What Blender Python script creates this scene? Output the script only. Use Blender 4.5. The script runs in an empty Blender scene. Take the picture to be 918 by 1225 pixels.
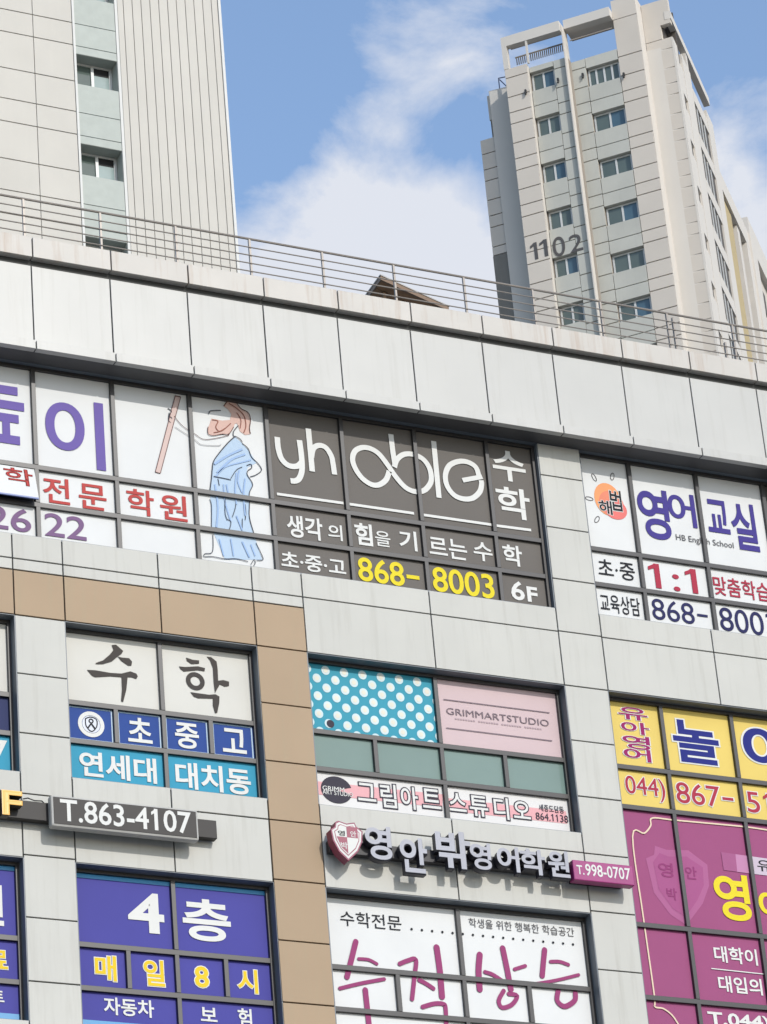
import bpy, bmesh, math, random
from mathutils import Matrix, Vector
random.seed(11)
BANKS = [((0.4019, 0.7608, 0.5096), 0.075, 0.26), ((0.4139, 0.7416, 0.5279), 0.045, 0.2), ((0.3999, 0.7469, 0.5311), 0.03, 0.1), ((0.3789, 0.7646, 0.5213), 0.05, 0.17), ((0.3859, 0.7296, 0.5646), 0.035, 0.13), ((0.4001, 0.7105, 0.5789), 0.04, 0.15), ((0.3785, 0.7443, 0.5502), 0.03, 0.13), ((0.4862, 0.7033, 0.5186), 0.035, 0.24), ((0.4773, 0.6943, 0.5387), 0.014, 0.1), ((0.3556, 0.7445, 0.565), 0.045, -0.18), ((0.3583, 0.7304, 0.5815), 0.04, -0.12), ((0.4643, 0.681, 0.5663), 0.05, -0.12), ((0.4091, 0.723, 0.5568), 0.022, -0.12)]
TEXTS=[('W6L', '높', 13.826, 14.601, 24.448, 25.579, 'purple', 0.035, ''), ('W6L', '이', 14.886, 15.712, 24.25, 25.27, 'purple', 0.035, ''), ('W6L', '학', 14.263, 14.658, 23.793, 24.076, 'red', 0.03, ''), ('W6L', '전', 14.819, 15.185, 23.66, 24.039, 'red', 0.03, ''), ('W6L', '문', 15.311, 15.696, 23.648, 24.016, 'red', 0.03, ''), ('W6L', '학', 15.98, 16.364, 23.662, 24.044, 'red', 0.03, ''), ('W6L', '원', 16.448, 16.832, 23.656, 24.037, 'red', 0.03, ''), ('W6L', '26', 14.041, 14.634, 23.17, 23.505, 'mauve', 0.02, ''), ('W6L', '22', 14.819, 15.392, 23.168, 23.504, 'mauve', 0.02, ''), ('W6L', '수', 21.499, 22.014, 25.032, 25.516, 'white', 0.035, ''), ('W6L', '학', 21.501, 22.022, 24.445, 24.932, 'white', 0.04, ''), ('W6L', '생각', 18.27, 18.79, 23.658, 23.994, 'white', 0.045, ''), ('W6L', '의', 18.87, 19.081, 23.701, 23.939, 'white', 0.03, ''), ('W6L', '힘', 19.269, 19.53, 23.687, 24.021, 'white', 0.05, ''), ('W6L', '을', 19.57, 19.796, 23.71, 23.943, 'white', 0.02, ''), ('W6L', '기', 19.933, 20.197, 23.706, 24.008, 'white', 0.04, ''), ('W6L', '르는', 20.378, 20.953, 23.674, 23.978, 'white', 0.03, ''), ('W6L', '수', 21.057, 21.345, 23.702, 23.995, 'white', 0.03, ''), ('W6L', '학', 21.508, 21.805, 23.696, 24.017, 'white', 0.04, ''), ('W6L', '초·중·고', 18.144, 19.089, 23.171, 23.423, 'white', 0.04, ''), ('W6L', '868', 19.27, 19.957, 23.138, 23.498, 'yellow', 0.03, ''), ('W6L', '-', 19.99, 20.183, 23.273, 23.33, 'yellow', 0.03, ''), ('W6L', '8003', 20.382, 21.315, 23.135, 23.51, 'yellow', 0.03, ''), ('W6L', '6', 21.574, 21.779, 23.17, 23.462, 'white', 0.04, ''), ('W6L', 'F', 21.818, 21.98, 23.172, 23.406, 'white', 0.06, ''), ('W6R', '해', 23.131, 23.339, 24.74, 24.959, 'black', 0.03, 'white'), ('W6R', '법', 23.324, 23.509, 24.82, 25.148, 'black', 0.03, 'white'), ('W6R', '영', 23.765, 24.267, 24.456, 25.265, 'violet', 0.045, ''), ('W6R', '어', 24.263, 24.711, 24.731, 25.266, 'violet', 0.04, ''), ('W6R', '교', 24.895, 25.253, 24.711, 25.246, 'violet', 0.04, ''), ('W6R', '실', 25.291, 25.708, 24.492, 25.258, 'violet', 0.045, ''), ('W6R', 'HB English School', 24.328, 25.271, 24.463, 24.588, 'grey', 0.0, ''), ('W6R', '초·중', 22.995, 23.578, 23.727, 24.008, 'black', 0.01, ''), ('W6R', '1:1', 23.895, 24.575, 23.665, 24.055, 'crimson', 0.01, ''), ('W6R', '맞춤학습', 24.84, 25.764, 23.698, 24.0, 'crimson', 0.02, ''), ('W6R', '교육상담', 22.962, 23.589, 23.178, 23.463, 'black', 0.01, ''), ('W6R', '868', 23.781, 24.457, 23.172, 23.498, 'navy', 0.0, ''), ('W6R', '-', 24.506, 24.674, 23.313, 23.351, 'navy', 0.0, ''), ('W6R', '8003', 24.868, 25.809, 23.143, 23.51, 'navy', 0.0, ''), ('W5M', '초', 15.859, 16.19, 20.415, 20.758, 'white', 0.04, ''), ('W5M', '중', 16.504, 16.833, 20.406, 20.763, 'white', 0.04, ''), ('W5M', '고', 17.158, 17.49, 20.422, 20.759, 'white', 0.04, ''), ('W5M', '연세대', 15.183, 16.221, 19.862, 20.209, 'white', 0.05, ''), ('W5M', '대치동', 16.478, 17.516, 19.843, 20.21, 'white', 0.05, ''), ('W5S', '7', 14.019, 14.227, 19.93, 20.23, 'white', 0.05, ''), ('W4C', '4', 15.733, 16.213, 17.834, 18.365, 'white', 0.05, ''), ('W4C', '층', 16.46, 17.108, 17.796, 18.355, 'white', 0.05, ''), ('W4C', '매', 15.266, 15.545, 17.161, 17.488, 'yellow2', 0.045, 'white'), ('W4C', '일', 15.904, 16.177, 17.145, 17.484, 'yellow2', 0.045, 'white'), ('W4C', '8', 16.576, 16.766, 17.178, 17.457, 'yellow2', 0.045, 'white'), ('W4C', '시', 17.152, 17.422, 17.157, 17.469, 'yellow2', 0.045, 'white'), ('W4C', '자동차', 15.358, 16.012, 16.727, 16.953, 'white', 0.04, ''), ('W4C', '보', 16.625, 16.846, 16.743, 16.924, 'white', 0.04, ''), ('W4C', '험', 17.123, 17.309, 16.707, 16.949, 'white', 0.04, ''), ('W4S', '원', 13.583, 14.112, 17.753, 18.282, 'white', 0.05, ''), ('W4S', '료', 13.892, 14.143, 17.2, 17.436, 'yellow2', 0.04, 'white'), ('W4S', '트', 13.9, 14.084, 16.776, 16.917, 'white', 0.04, ''), ('W5A', 'GRIMMARTSTUDIO', 20.438, 21.978, 21.346, 21.443, 'slate', 0.0, ''), ('W5A', 'GRIMM', 18.524, 18.836, 20.036, 20.101, 'white', 0.02, ''), ('W5A', 'ART STUDIO', 18.52, 18.955, 19.982, 20.045, 'white', 0.02, ''), ('W5A', '그', 19.026, 19.284, 19.948, 20.2, 'white', 0.03, 'slate2'), ('W5A', '림', 19.353, 19.579, 19.888, 20.221, 'white', 0.03, 'slate2'), ('W5A', '아', 19.646, 19.89, 19.897, 20.216, 'white', 0.03, 'slate2'), ('W5A', '트', 19.959, 20.223, 19.945, 20.221, 'white', 0.03, 'slate2'), ('W5A', '스', 20.347, 20.594, 19.945, 20.204, 'white', 0.03, 'slate2'), ('W5A', '튜', 20.645, 20.917, 19.905, 20.199, 'white', 0.03, 'slate2'), ('W5A', '디', 21.006, 21.223, 19.899, 20.21, 'white', 0.03, 'slate2'), ('W5A', '오', 21.293, 21.544, 19.942, 20.19, 'white', 0.03, 'slate2'), ('W5A', '세종도담동', 21.68, 22.057, 20.08, 20.182, 'slate2', 0.01, ''), ('W5A', '864.1138', 21.62, 22.107, 19.952, 20.057, 'slate2', 0.01, ''), ('W4P', '수학전문', 18.629, 19.49, 18.179, 18.382, 'black', 0.0, ''), ('W4P', '학생을 위한 행복한 학습공간', 20.463, 22.002, 18.324, 18.451, 'grey', 0.0, ''), ('W5Y', '유', 23.081, 23.533, 21.605, 21.79, 'magenta', 0.03, 'white'), ('W5Y', '아', 23.096, 23.532, 21.393, 21.573, 'magenta', 0.03, 'white'), ('W5Y', '영', 23.093, 23.519, 21.166, 21.368, 'magenta', 0.03, 'white'), ('W5Y', '어', 23.085, 23.509, 20.987, 21.175, 'magenta', 0.03, 'white'), ('W5Y', '놀', 23.898, 24.62, 21.06, 21.699, 'blue', 0.05, 'white'), ('W5Y', '이', 25.014, 25.823, 21.027, 21.767, 'blue', 0.05, 'white'), ('W5Y', '044)', 23.054, 23.662, 20.409, 20.754, 'crimson', 0.01, 'white'), ('W5Y', '867', 23.836, 24.525, 20.435, 20.746, 'crimson', 0.01, 'white'), ('W5Y', '-', 24.559, 24.732, 20.554, 20.596, 'crimson', 0.01, 'white'), ('W5Y', '51', 24.945, 25.331, 20.414, 20.725, 'crimson', 0.01, 'white'), ('W5Y', '유', 24.968, 25.196, 19.548, 19.715, 'black', 0.02, ''), ('W5Y', '영', 24.231, 24.778, 18.783, 19.457, 'yellow', 0.05, ''), ('W5Y', '어', 24.908, 25.329, 18.828, 19.272, 'yellow', 0.05, ''), ('W5Y', '대학이', 24.098, 24.765, 18.16, 18.393, 'white', 0.04, ''), ('W5Y', '대입의', 24.105, 24.778, 17.739, 17.973, 'white', 0.04, ''), ('W5Y', 'T.044)', 23.874, 24.819, 17.213, 17.449, 'white', 0.05, ''), ('W5Y', '영', 23.404, 23.629, 19.313, 19.522, 'faint2', 0.03, ''), ('W5Y', '안', 23.815, 23.993, 19.322, 19.508, 'faint2', 0.03, ''), ('W5Y', '박', 23.486, 23.641, 18.991, 19.163, 'faint2', 0.03, ''), ('SA', '영', 18.85, 19.219, 18.934, 19.397, '', 0.04, ''), ('SA', '안', 19.329, 19.716, 18.801, 19.288, '', 0.04, ''), ('SA', '밖', 19.853, 20.35, 18.919, 19.439, '', 0.04, ''), ('SA', '영', 20.338, 20.64, 18.94, 19.315, '', 0.04, ''), ('SA', '어', 20.726, 21.049, 18.951, 19.303, '', 0.04, ''), ('SA', '학', 21.063, 21.431, 18.943, 19.305, '', 0.04, ''), ('SA', '원', 21.471, 21.783, 18.947, 19.318, '', 0.04, ''), ('SAt', 'T.', 21.877, 21.987, 19.006, 19.137, '', 0.04, ''), ('SAt', '998-0707', 22.007, 22.677, 18.999, 19.167, '', 0.04, ''), ('SBt', 'T.863-4107', 14.717, 16.446, 19.006, 19.3, '', 0.04, ''), ('SB', 'F', 13.962, 14.227, 19.007, 19.336, '', 0.04, ''), ('SAs', '영', 18.462, 18.559, 19.196, 19.27, '', 0.04, ''), ('SAs', '안', 18.635, 18.717, 19.196, 19.278, '', 0.04, ''), ('SAs', '박', 18.489, 18.583, 19.024, 19.113, '', 0.04, '')]
STROKES=[('W6L', 'white', 0.082, [(18.224, 25.167), (18.226, 24.999), (18.264, 24.838), (18.36, 24.751), (18.486, 24.759), (18.566, 24.838)]), ('W6L', 'white', 0.082, [(18.552, 25.172), (18.564, 24.934), (18.556, 24.717), (18.507, 24.578), (18.446, 24.526), (18.372, 24.517)]), ('W6L', 'white', 0.082, [(18.699, 25.377), (18.704, 25.052), (18.707, 24.712)]), ('W6L', 'white', 0.078, [(18.713, 24.933), (18.751, 25.072), (18.837, 25.136), (18.94, 25.119), (19.011, 25.005), (19.029, 24.887), (19.039, 24.716)]), ('W6L', 'white', 0.078, [(19.875, 24.9), (19.815, 24.758), (19.702, 24.661), (19.584, 24.647), (19.451, 24.725), (19.359, 24.867), (19.331, 25.007), (19.382, 25.136), (19.493, 25.207), (19.622, 25.211), (19.744, 25.146), (19.86, 24.994), (19.973, 24.819), (20.101, 24.682), (20.238, 24.638), (20.383, 24.677), (20.489, 24.802), (20.516, 24.927), (20.491, 25.069), (20.407, 25.178), (20.269, 25.224), (20.126, 25.201), (20.011, 25.103), (19.959, 24.974)]), ('W6L', 'white', 0.078, [(19.952, 25.491), (19.958, 25.228), (19.972, 25.012)]), ('W6L', 'white', 0.078, [(20.608, 25.489), (20.606, 25.053), (20.604, 24.597)]), ('W6L', 'white', 0.078, [(21.262, 25.046), (21.227, 25.175), (21.113, 25.236), (20.969, 25.225), (20.816, 25.135), (20.739, 24.977), (20.748, 24.808), (20.842, 24.677), (20.981, 24.638), (21.127, 24.672), (21.247, 24.788), (21.291, 24.916), (21.288, 24.977)]), ('W6L', 'white', 0.07, [(20.999, 24.932), (21.313, 25.037)]), ('W6L', 'white', 0.04, [(18.155, 24.282), (19.137, 24.29)]), ('W6L', 'white', 0.04, [(19.211, 24.289), (20.194, 24.292)]), ('W6L', 'white', 0.04, [(20.32, 24.29), (21.374, 24.293)]), ('W6L', 'white', 0.04, [(21.445, 24.291), (21.994, 24.3)]), ('W4P', 'pink', 0.075, [(18.82, 17.973), (18.737, 17.723), (18.656, 17.485)]), ('W4P', 'pink', 0.045, [(18.842, 17.743), (18.979, 17.744), (19.089, 17.698)]), ('W4P', 'pink', 0.05, [(18.545, 17.323), (18.836, 17.413), (19.175, 17.5)]), ('W4P', 'pink', 0.075, [(18.897, 17.33), (18.902, 17.123), (18.911, 16.755)]), ('W4P', 'pink', 0.06, [(19.414, 17.726), (19.534, 17.781), (19.648, 17.802), (19.608, 17.577), (19.544, 17.263)]), ('W4P', 'pink', 0.06, [(19.673, 17.527), (19.762, 17.49), (19.86, 17.432)]), ('W4P', 'pink', 0.085, [(19.962, 17.997), (19.977, 17.675), (19.973, 17.331)]), ('W4P', 'pink', 0.06, [(19.685, 17.169), (19.852, 17.226), (19.98, 17.232), (20.008, 17.169), (19.987, 16.838)]), ('W4P', 'pink', 0.085, [(20.575, 17.95), (20.534, 17.722), (20.525, 17.476)]), ('W4P', 'pink', 0.055, [(20.628, 17.719), (20.732, 17.694), (20.854, 17.626)]), ('W4P', 'pink', 0.08, [(20.919, 18.07), (20.947, 17.825), (20.977, 17.514)]), ('W4P', 'pink', 0.05, [(21.062, 17.794), (21.224, 17.855)]), ('W4P', 'pink', 0.06, [(20.87, 17.483), (20.784, 17.342), (20.826, 17.252), (20.973, 17.308), (21.058, 17.431), (20.941, 17.448)]), ('W4P', 'pink', 0.075, [(21.534, 18.102), (21.494, 17.917), (21.457, 17.738)]), ('W4P', 'pink', 0.05, [(21.605, 17.945), (21.739, 17.956), (21.861, 17.926)]), ('W4P', 'pink', 0.045, [(21.365, 17.624), (21.66, 17.694), (21.997, 17.797)]), ('W4P', 'pink', 0.07, [(21.667, 17.549), (21.639, 17.412), (21.738, 17.341), (21.893, 17.432), (21.918, 17.536)]), ('W5A', 'slate', 0.012, [(20.41, 21.559), (22.007, 21.554)]), ('W5A', 'slate', 0.012, [(20.412, 21.141), (21.998, 21.138)]), ('W5Y', 'cream', 0.022, [(25.279, 20.17), (24.823, 20.184), (23.774, 20.166), (23.409, 20.16), (23.366, 20.044), (23.253, 19.922), (23.064, 19.855), (23.077, 18.69), (23.098, 17.606), (23.083, 17.45), (23.21, 17.43), (23.334, 17.345), (23.423, 17.202)]), ('W5Y', 'white', 0.014, [(24.023, 18.058), (24.955, 18.046)]), ('W6L', 'brown', 0.008, [(16.729, 25.246), (16.806, 25.148), (16.884, 25.084), (17.015, 25.017), (17.125, 24.958), (17.283, 24.99), (17.496, 25.074), (17.509, 25.109)]), ('W6L', 'greyl', 0.008, [(16.73, 25.081), (16.869, 25.005), (17.009, 24.929), (17.089, 24.871), (17.234, 24.877), (17.36, 24.897), (17.386, 24.924)]), ('W6L', 'greyd', 0.014, [(16.642, 25.353), (16.692, 25.317), (16.657, 25.245), (16.696, 25.207)]), ('W6L', 'greyd', 0.01, [(16.659, 25.289), (16.642, 25.177), (16.671, 25.137)]), ('W6L', 'greyd', 0.012, [(17.233, 25.362), (17.257, 25.411), (17.332, 25.434), (17.416, 25.448)]), ('W6L', 'greyd', 0.012, [(17.659, 25.255), (17.585, 25.154), (17.576, 25.087), (17.6, 25.068)]), ('W6L', 'greyd', 0.014, [(17.601, 25.08), (17.489, 24.962), (17.353, 24.786), (17.26, 24.64), (17.231, 24.505), (17.212, 24.371), (17.181, 24.193), (17.188, 24.15)]), ('W6L', 'greyd', 0.012, [(17.601, 25.08), (17.672, 25.047), (17.7, 24.996)]), ('W6L', 'greyd', 0.012, [(17.699, 24.985), (17.779, 24.92), (17.822, 24.795), (17.901, 24.72), (17.956, 24.618), (17.866, 24.528), (17.78, 24.486)]), ('W6L', 'greyd', 0.012, [(17.739, 24.65), (17.804, 24.682), (17.811, 24.628), (17.755, 24.576), (17.74, 24.508), (17.808, 24.376), (17.752, 24.237), (17.74, 24.061), (17.727, 23.864), (17.773, 23.634)]), ('W6L', 'greyd', 0.01, [(17.165, 24.05), (17.186, 23.956), (17.164, 23.609)]), ('W6L', 'greyd', 0.01, [(17.179, 23.525), (17.157, 23.266), (17.048, 23.219), (17.035, 23.174), (17.148, 23.191), (17.331, 23.185), (17.497, 23.209), (17.66, 23.19)]), ('W6L', 'greyd', 0.01, [(17.794, 23.487), (17.847, 23.366), (17.881, 23.253), (17.786, 23.229)]), ('W6L', 'greyd', 0.01, [(17.391, 24.095), (17.376, 23.877), (17.401, 23.773)]), ('W6L', 'greyd', 0.01, [(17.558, 24.12), (17.527, 23.964), (17.476, 23.827)]), ('W6L', 'greyd', 0.01, [(17.677, 24.052), (17.679, 23.922), (17.661, 23.811)]), ('W6L', 'greyd', 0.01, [(17.401, 23.783), (17.451, 23.759), (17.435, 23.67), (17.411, 23.624)]), ('W6L', 'greyd', 0.01, [(17.621, 23.827), (17.61, 23.675)]), ('W6L', 'greyd', 0.01, [(17.698, 23.152), (17.749, 23.234), (17.762, 23.183), (17.727, 23.125)]), ('W6L', 'bluel', 0.03, [(17.268, 24.598), (17.476, 24.762), (17.693, 24.896)]), ('W6L', 'bluel', 0.02, [(17.266, 24.401), (17.422, 24.578), (17.637, 24.678), (17.809, 24.749)]), ('W6L', 'bluel', 0.02, [(17.629, 24.567), (17.596, 24.387), (17.647, 24.221)]), ('W6L', 'bluel', 0.02, [(17.384, 24.311), (17.388, 24.051), (17.451, 23.759)]), ('W6L', 'bluel', 0.02, [(17.268, 23.474), (17.314, 23.225)]), ('W6L', 'bluel', 0.025, [(17.597, 23.48), (17.685, 23.257)]), ('W6L', 'bluel', 0.02, [(17.434, 23.499), (17.458, 23.246)]), ('W6L', 'hairl', 0.014, [(17.28, 25.282), (17.363, 25.273), (17.326, 25.178), (17.374, 25.12), (17.461, 25.178)]), ('W6L', 'hairl', 0.014, [(17.54, 25.58), (17.651, 25.521), (17.75, 25.426), (17.771, 25.273), (17.732, 25.156)]), ('W6L', 'hairl', 0.012, [(17.647, 25.453), (17.703, 25.351), (17.683, 25.215)]), ('W6L', 'hairl', 0.012, [(17.289, 25.084), (17.417, 25.138), (17.551, 25.271)]), ('W6L', 'brown', 0.012, [(17.463, 25.523), (17.531, 25.608), (17.637, 25.617), (17.715, 25.527), (17.817, 25.481), (17.845, 25.375), (17.821, 25.237), (17.83, 25.154)]), ('W6L', 'brown', 0.01, [(17.21, 25.159), (17.207, 25.049), (17.286, 25.039), (17.413, 25.082), (17.508, 25.098), (17.59, 25.222)]), ('W6L', 'bluel', 0.03, [(17.301, 24.472), (17.513, 24.702), (17.73, 24.825)]), ('W6L', 'bluel', 0.025, [(17.259, 24.291), (17.278, 23.948), (17.238, 23.641)]), ('W6L', 'bluel', 0.022, [(17.584, 24.516), (17.546, 24.249), (17.552, 24.033)]), ('W6L', 'bluel', 0.022, [(17.704, 24.448), (17.665, 24.18), (17.666, 23.877)]), ('W6L', 'bluel', 0.02, [(17.426, 24.317), (17.446, 24.147)]), ('W6L', 'bluel', 0.022, [(17.54, 23.858), (17.609, 23.653)]), ('W6L', 'bluel', 0.02, [(17.719, 23.455), (17.77, 23.291)]), ('W6L', 'greyd', 0.012, [(17.246, 24.409), (17.411, 24.402), (17.493, 24.393)]), ('W6L', 'greyd', 0.01, [(17.306, 24.386), (17.32, 24.279)]), ('W6L', 'greyd', 0.01, [(17.494, 24.415), (17.587, 24.561), (17.674, 24.618)]), ('W6L', 'darkred', 0.008, [(16.76, 25.564), (16.408, 24.345)]), ('W6L', 'darkred', 0.008, [(16.84, 25.561), (16.479, 24.335)]), ('W6L', 'darkred', 0.008, [(16.408, 24.345), (16.479, 24.335)]), ('W6L', 'darkred', 0.014, [(16.76, 25.564), (16.84, 25.561)])]
POLYS=[('W5M', 'ink', [(15.698, 21.747), (15.759, 21.761), (15.854, 21.683), (15.828, 21.639), (15.771, 21.591), (15.687, 21.512), (15.565, 21.46), (15.466, 21.447), (15.47, 21.466), (15.568, 21.512), (15.661, 21.602), (15.719, 21.678)]), ('W5M', 'ink', [(15.771, 21.595), (15.831, 21.587), (15.93, 21.59), (15.967, 21.548), (15.958, 21.491), (15.915, 21.48), (15.822, 21.536)]), ('W5M', 'ink', [(15.343, 21.351), (15.456, 21.359), (15.664, 21.348), (15.814, 21.358), (15.936, 21.405), (16.018, 21.384), (16.037, 21.346), (16.014, 21.306), (15.946, 21.322), (15.895, 21.316), (15.868, 21.134), (15.817, 20.958), (15.788, 20.964), (15.808, 21.126), (15.811, 21.305), (15.662, 21.299), (15.452, 21.26), (15.408, 21.276)]), ('W5M', 'ink', [(16.722, 21.702), (16.812, 21.682), (16.904, 21.684), (16.901, 21.637), (16.793, 21.617), (16.734, 21.653)]), ('W5M', 'ink', [(16.617, 21.563), (16.699, 21.564), (16.883, 21.597), (16.98, 21.584), (16.971, 21.536), (16.88, 21.54), (16.679, 21.496), (16.636, 21.525)]), ('W5M', 'ink', [(17.015, 21.752), (17.077, 21.754), (17.15, 21.7), (17.158, 21.591), (17.154, 21.425), (17.225, 21.443), (17.307, 21.431), (17.303, 21.368), (17.241, 21.351), (17.175, 21.374), (17.134, 21.306), (17.099, 21.24), (17.09, 21.379), (17.091, 21.598), (17.058, 21.704)]), ('W5M', 'ink', [(16.754, 21.213), (16.86, 21.21), (17.012, 21.207), (17.104, 21.225), (17.158, 21.2), (17.149, 21.106), (17.112, 20.962), (17.081, 20.952), (17.057, 21.064), (17.063, 21.158), (16.855, 21.138), (16.796, 21.156)]), ('W6L', 'skin', [(16.76, 25.564), (16.84, 25.561), (16.479, 24.335), (16.408, 24.345)]), ('W6L', 'hair', [(17.453, 25.528), (17.531, 25.601), (17.637, 25.612), (17.705, 25.53), (17.817, 25.481), (17.841, 25.374), (17.821, 25.237), (17.826, 25.149), (17.751, 25.126), (17.68, 25.17), (17.646, 25.286), (17.614, 25.281), (17.577, 25.186), (17.508, 25.098), (17.413, 25.082), (17.286, 25.044), (17.214, 25.05), (17.209, 25.148), (17.245, 25.22), (17.271, 25.302), (17.334, 25.301), (17.427, 25.295), (17.544, 25.325), (17.571, 25.418), (17.523, 25.488)]), ('W6L', 'robe', [(17.601, 25.073), (17.7, 24.992), (17.825, 24.84), (17.89, 24.718), (17.759, 24.631), (17.732, 24.539), (17.808, 24.376), (17.752, 24.237), (17.722, 23.799), (17.806, 23.51), (17.87, 23.252), (17.331, 23.174), (17.218, 23.488), (17.166, 23.63), (17.18, 24.019), (17.181, 24.193), (17.228, 24.461), (17.25, 24.639), (17.442, 24.889)]), ('W5Y', 'faint', [(23.398, 19.758), (23.573, 19.718), (23.912, 19.745), (23.976, 19.699), (24.181, 19.561), (24.166, 19.259), (24.029, 18.985), (23.732, 18.647), (23.502, 18.78), (23.292, 19.07), (23.233, 19.558), (23.366, 19.624)]), ('W5Y', 'faint1', [(23.454, 19.659), (23.588, 19.62), (23.871, 19.649), (24.104, 19.514), (24.081, 19.25), (23.952, 19.03), (23.734, 18.763), (23.554, 18.863), (23.369, 19.13), (23.338, 19.517)]), ('W5Y', 'ribb1', [(24.422, 19.77), (24.647, 19.761), (24.637, 19.502), (24.426, 19.507)]), ('W5Y', 'ribb2', [(24.647, 19.761), (24.873, 19.755), (24.863, 19.497), (24.637, 19.502)]), ('W5Y', 'ribb3', [(24.873, 19.755), (25.214, 19.744), (25.219, 19.493), (24.863, 19.497)]), ('W5A', 'bandp', [(18.46, 20.154), (20.263, 20.167), (20.244, 19.978), (18.459, 19.969)])]
SHIELD=[(18.439, 19.383), (18.484, 19.408), (18.596, 19.38), (18.713, 19.407), (18.734, 19.352), (18.819, 19.293), (18.801, 19.145), (18.73, 19.0), (18.583, 18.861), (18.461, 18.973), (18.385, 19.127), (18.364, 19.275), (18.426, 19.319)]
SC = bpy.context.scene
COL = SC.collection
# ---------------------------------------------------------------- camera
R0 = ((0.90392182, -0.42000124, -0.08077308), (0.13256834, 0.45469045, -0.88072824), (0.40663371, 0.78540152, 0.46668349))
cam_d = bpy.data.cameras.new('camera')
cam_d.sensor_fit = 'VERTICAL'; cam_d.sensor_height = 24.0
cam_d.lens = 4279.66 / 1225.0 * 24.0
cam_d.clip_start = 0.5; cam_d.clip_end = 6000
cam = bpy.data.objects.new('camera', cam_d); COL.objects.link(cam)
rx, dn, fw = [Vector(v) for v in R0]
m3 = Matrix((rx, -dn, -fw)).transposed()
cam.matrix_world = Matrix.Translation((0, -38, 1.6)) @ m3.to_4x4()
SC.camera = cam
# ---------------------------------------------------------------- light
SUN_EL, SUN_AZ = math.radians(30), math.radians(11)     # az: degrees right of straight behind the viewer's side (-Y)
sdir = Vector((math.sin(SUN_AZ) * math.cos(SUN_EL), -math.cos(SUN_AZ) * math.cos(SUN_EL), math.sin(SUN_EL)))
sl = bpy.data.lights.new('sun', 'SUN'); sl.energy = 1.9; sl.angle = math.radians(0.6); sl.color = (1.0, 0.965, 0.905)
so = bpy.data.objects.new('sun', sl); COL.objects.link(so)
so.rotation_euler = sdir.to_track_quat('Z', 'Y').to_euler(); so.location = (0, -60, 60)
W = bpy.data.worlds.new('World'); SC.world = W; W.use_nodes = True
nt = W.node_tree; nt.nodes.clear()
N = nt.nodes.new; LK = nt.links.new
out = N('ShaderNodeOutputWorld'); bg = N('ShaderNodeBackground'); bg.inputs[1].default_value = 0.15
sky = N('ShaderNodeTexSky'); sky.sky_type = 'NISHITA'; sky.sun_disc = False
sky.sun_elevation = SUN_EL; sky.sun_rotation = math.pi - SUN_AZ
sky.air_density = 1.2; sky.dust_density = 1.2; sky.ozone_density = 3.5
tc = N('ShaderNodeTexCoord')
mp = N('ShaderNodeMapping'); mp.inputs['Scale'].default_value = (1, 1, 1.15); mp.inputs['Location'].default_value = (0.0, 0.0, 0.0)
LK(tc.outputs['Generated'], mp.inputs[0])
n1 = N('ShaderNodeTexNoise'); n1.inputs['Scale'].default_value = 17; n1.inputs['Detail'].default_value = 8; n1.inputs['Roughness'].default_value = 0.6; n1.inputs['Distortion'].default_value = 0.3
LK(mp.outputs[0], n1.inputs['Vector'])
# cloud banks: soft domes of cloud in given sky directions, broken up by the noise
def bank(d, size, amt, prev):
    dt = N('ShaderNodeVectorMath'); dt.operation = 'DISTANCE'; dt.inputs[1].default_value = d
    LK(tc.outputs['Generated'], dt.inputs[0])
    mr = N('ShaderNodeMapRange'); mr.interpolation_type = 'SMOOTHERSTEP'
    mr.inputs['From Min'].default_value = 0; mr.inputs['From Max'].default_value = size
    mr.inputs['To Min'].default_value = amt; mr.inputs['To Max'].default_value = 0
    LK(dt.outputs['Value'], mr.inputs['Value'])
    ad = N('ShaderNodeMath'); ad.operation = 'ADD'
    LK(prev, ad.inputs[0]); LK(mr.outputs[0], ad.inputs[1])
    return ad.outputs[0]
cur = n1.outputs['Fac']
for d, s, a in BANKS: cur = bank(d, s, a, cur)
rp = N('ShaderNodeValToRGB'); rp.color_ramp.elements[0].position = 0.50; rp.color_ramp.elements[0].color = (0.07, 0.07, 0.07, 1)
rp.color_ramp.elements[1].position = 0.72; rp.color_ramp.elements[1].color = (1, 1, 1, 1)
LK(cur, rp.inputs[0])
mx = N('ShaderNodeMixRGB'); mx.inputs[2].default_value = (3.25, 3.4, 3.75, 1)
LK(rp.outputs[0], mx.inputs[0]); LK(sky.outputs[0], mx.inputs[1]); LK(mx.outputs[0], bg.inputs[0]); LK(bg.outputs[0], out.inputs[0])
SC.view_settings.view_transform = 'Standard'; SC.view_settings.look = 'None'
SC.view_settings.exposure = 0.62; SC.view_settings.gamma = 1.0
SC.render.engine = 'CYCLES'
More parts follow.
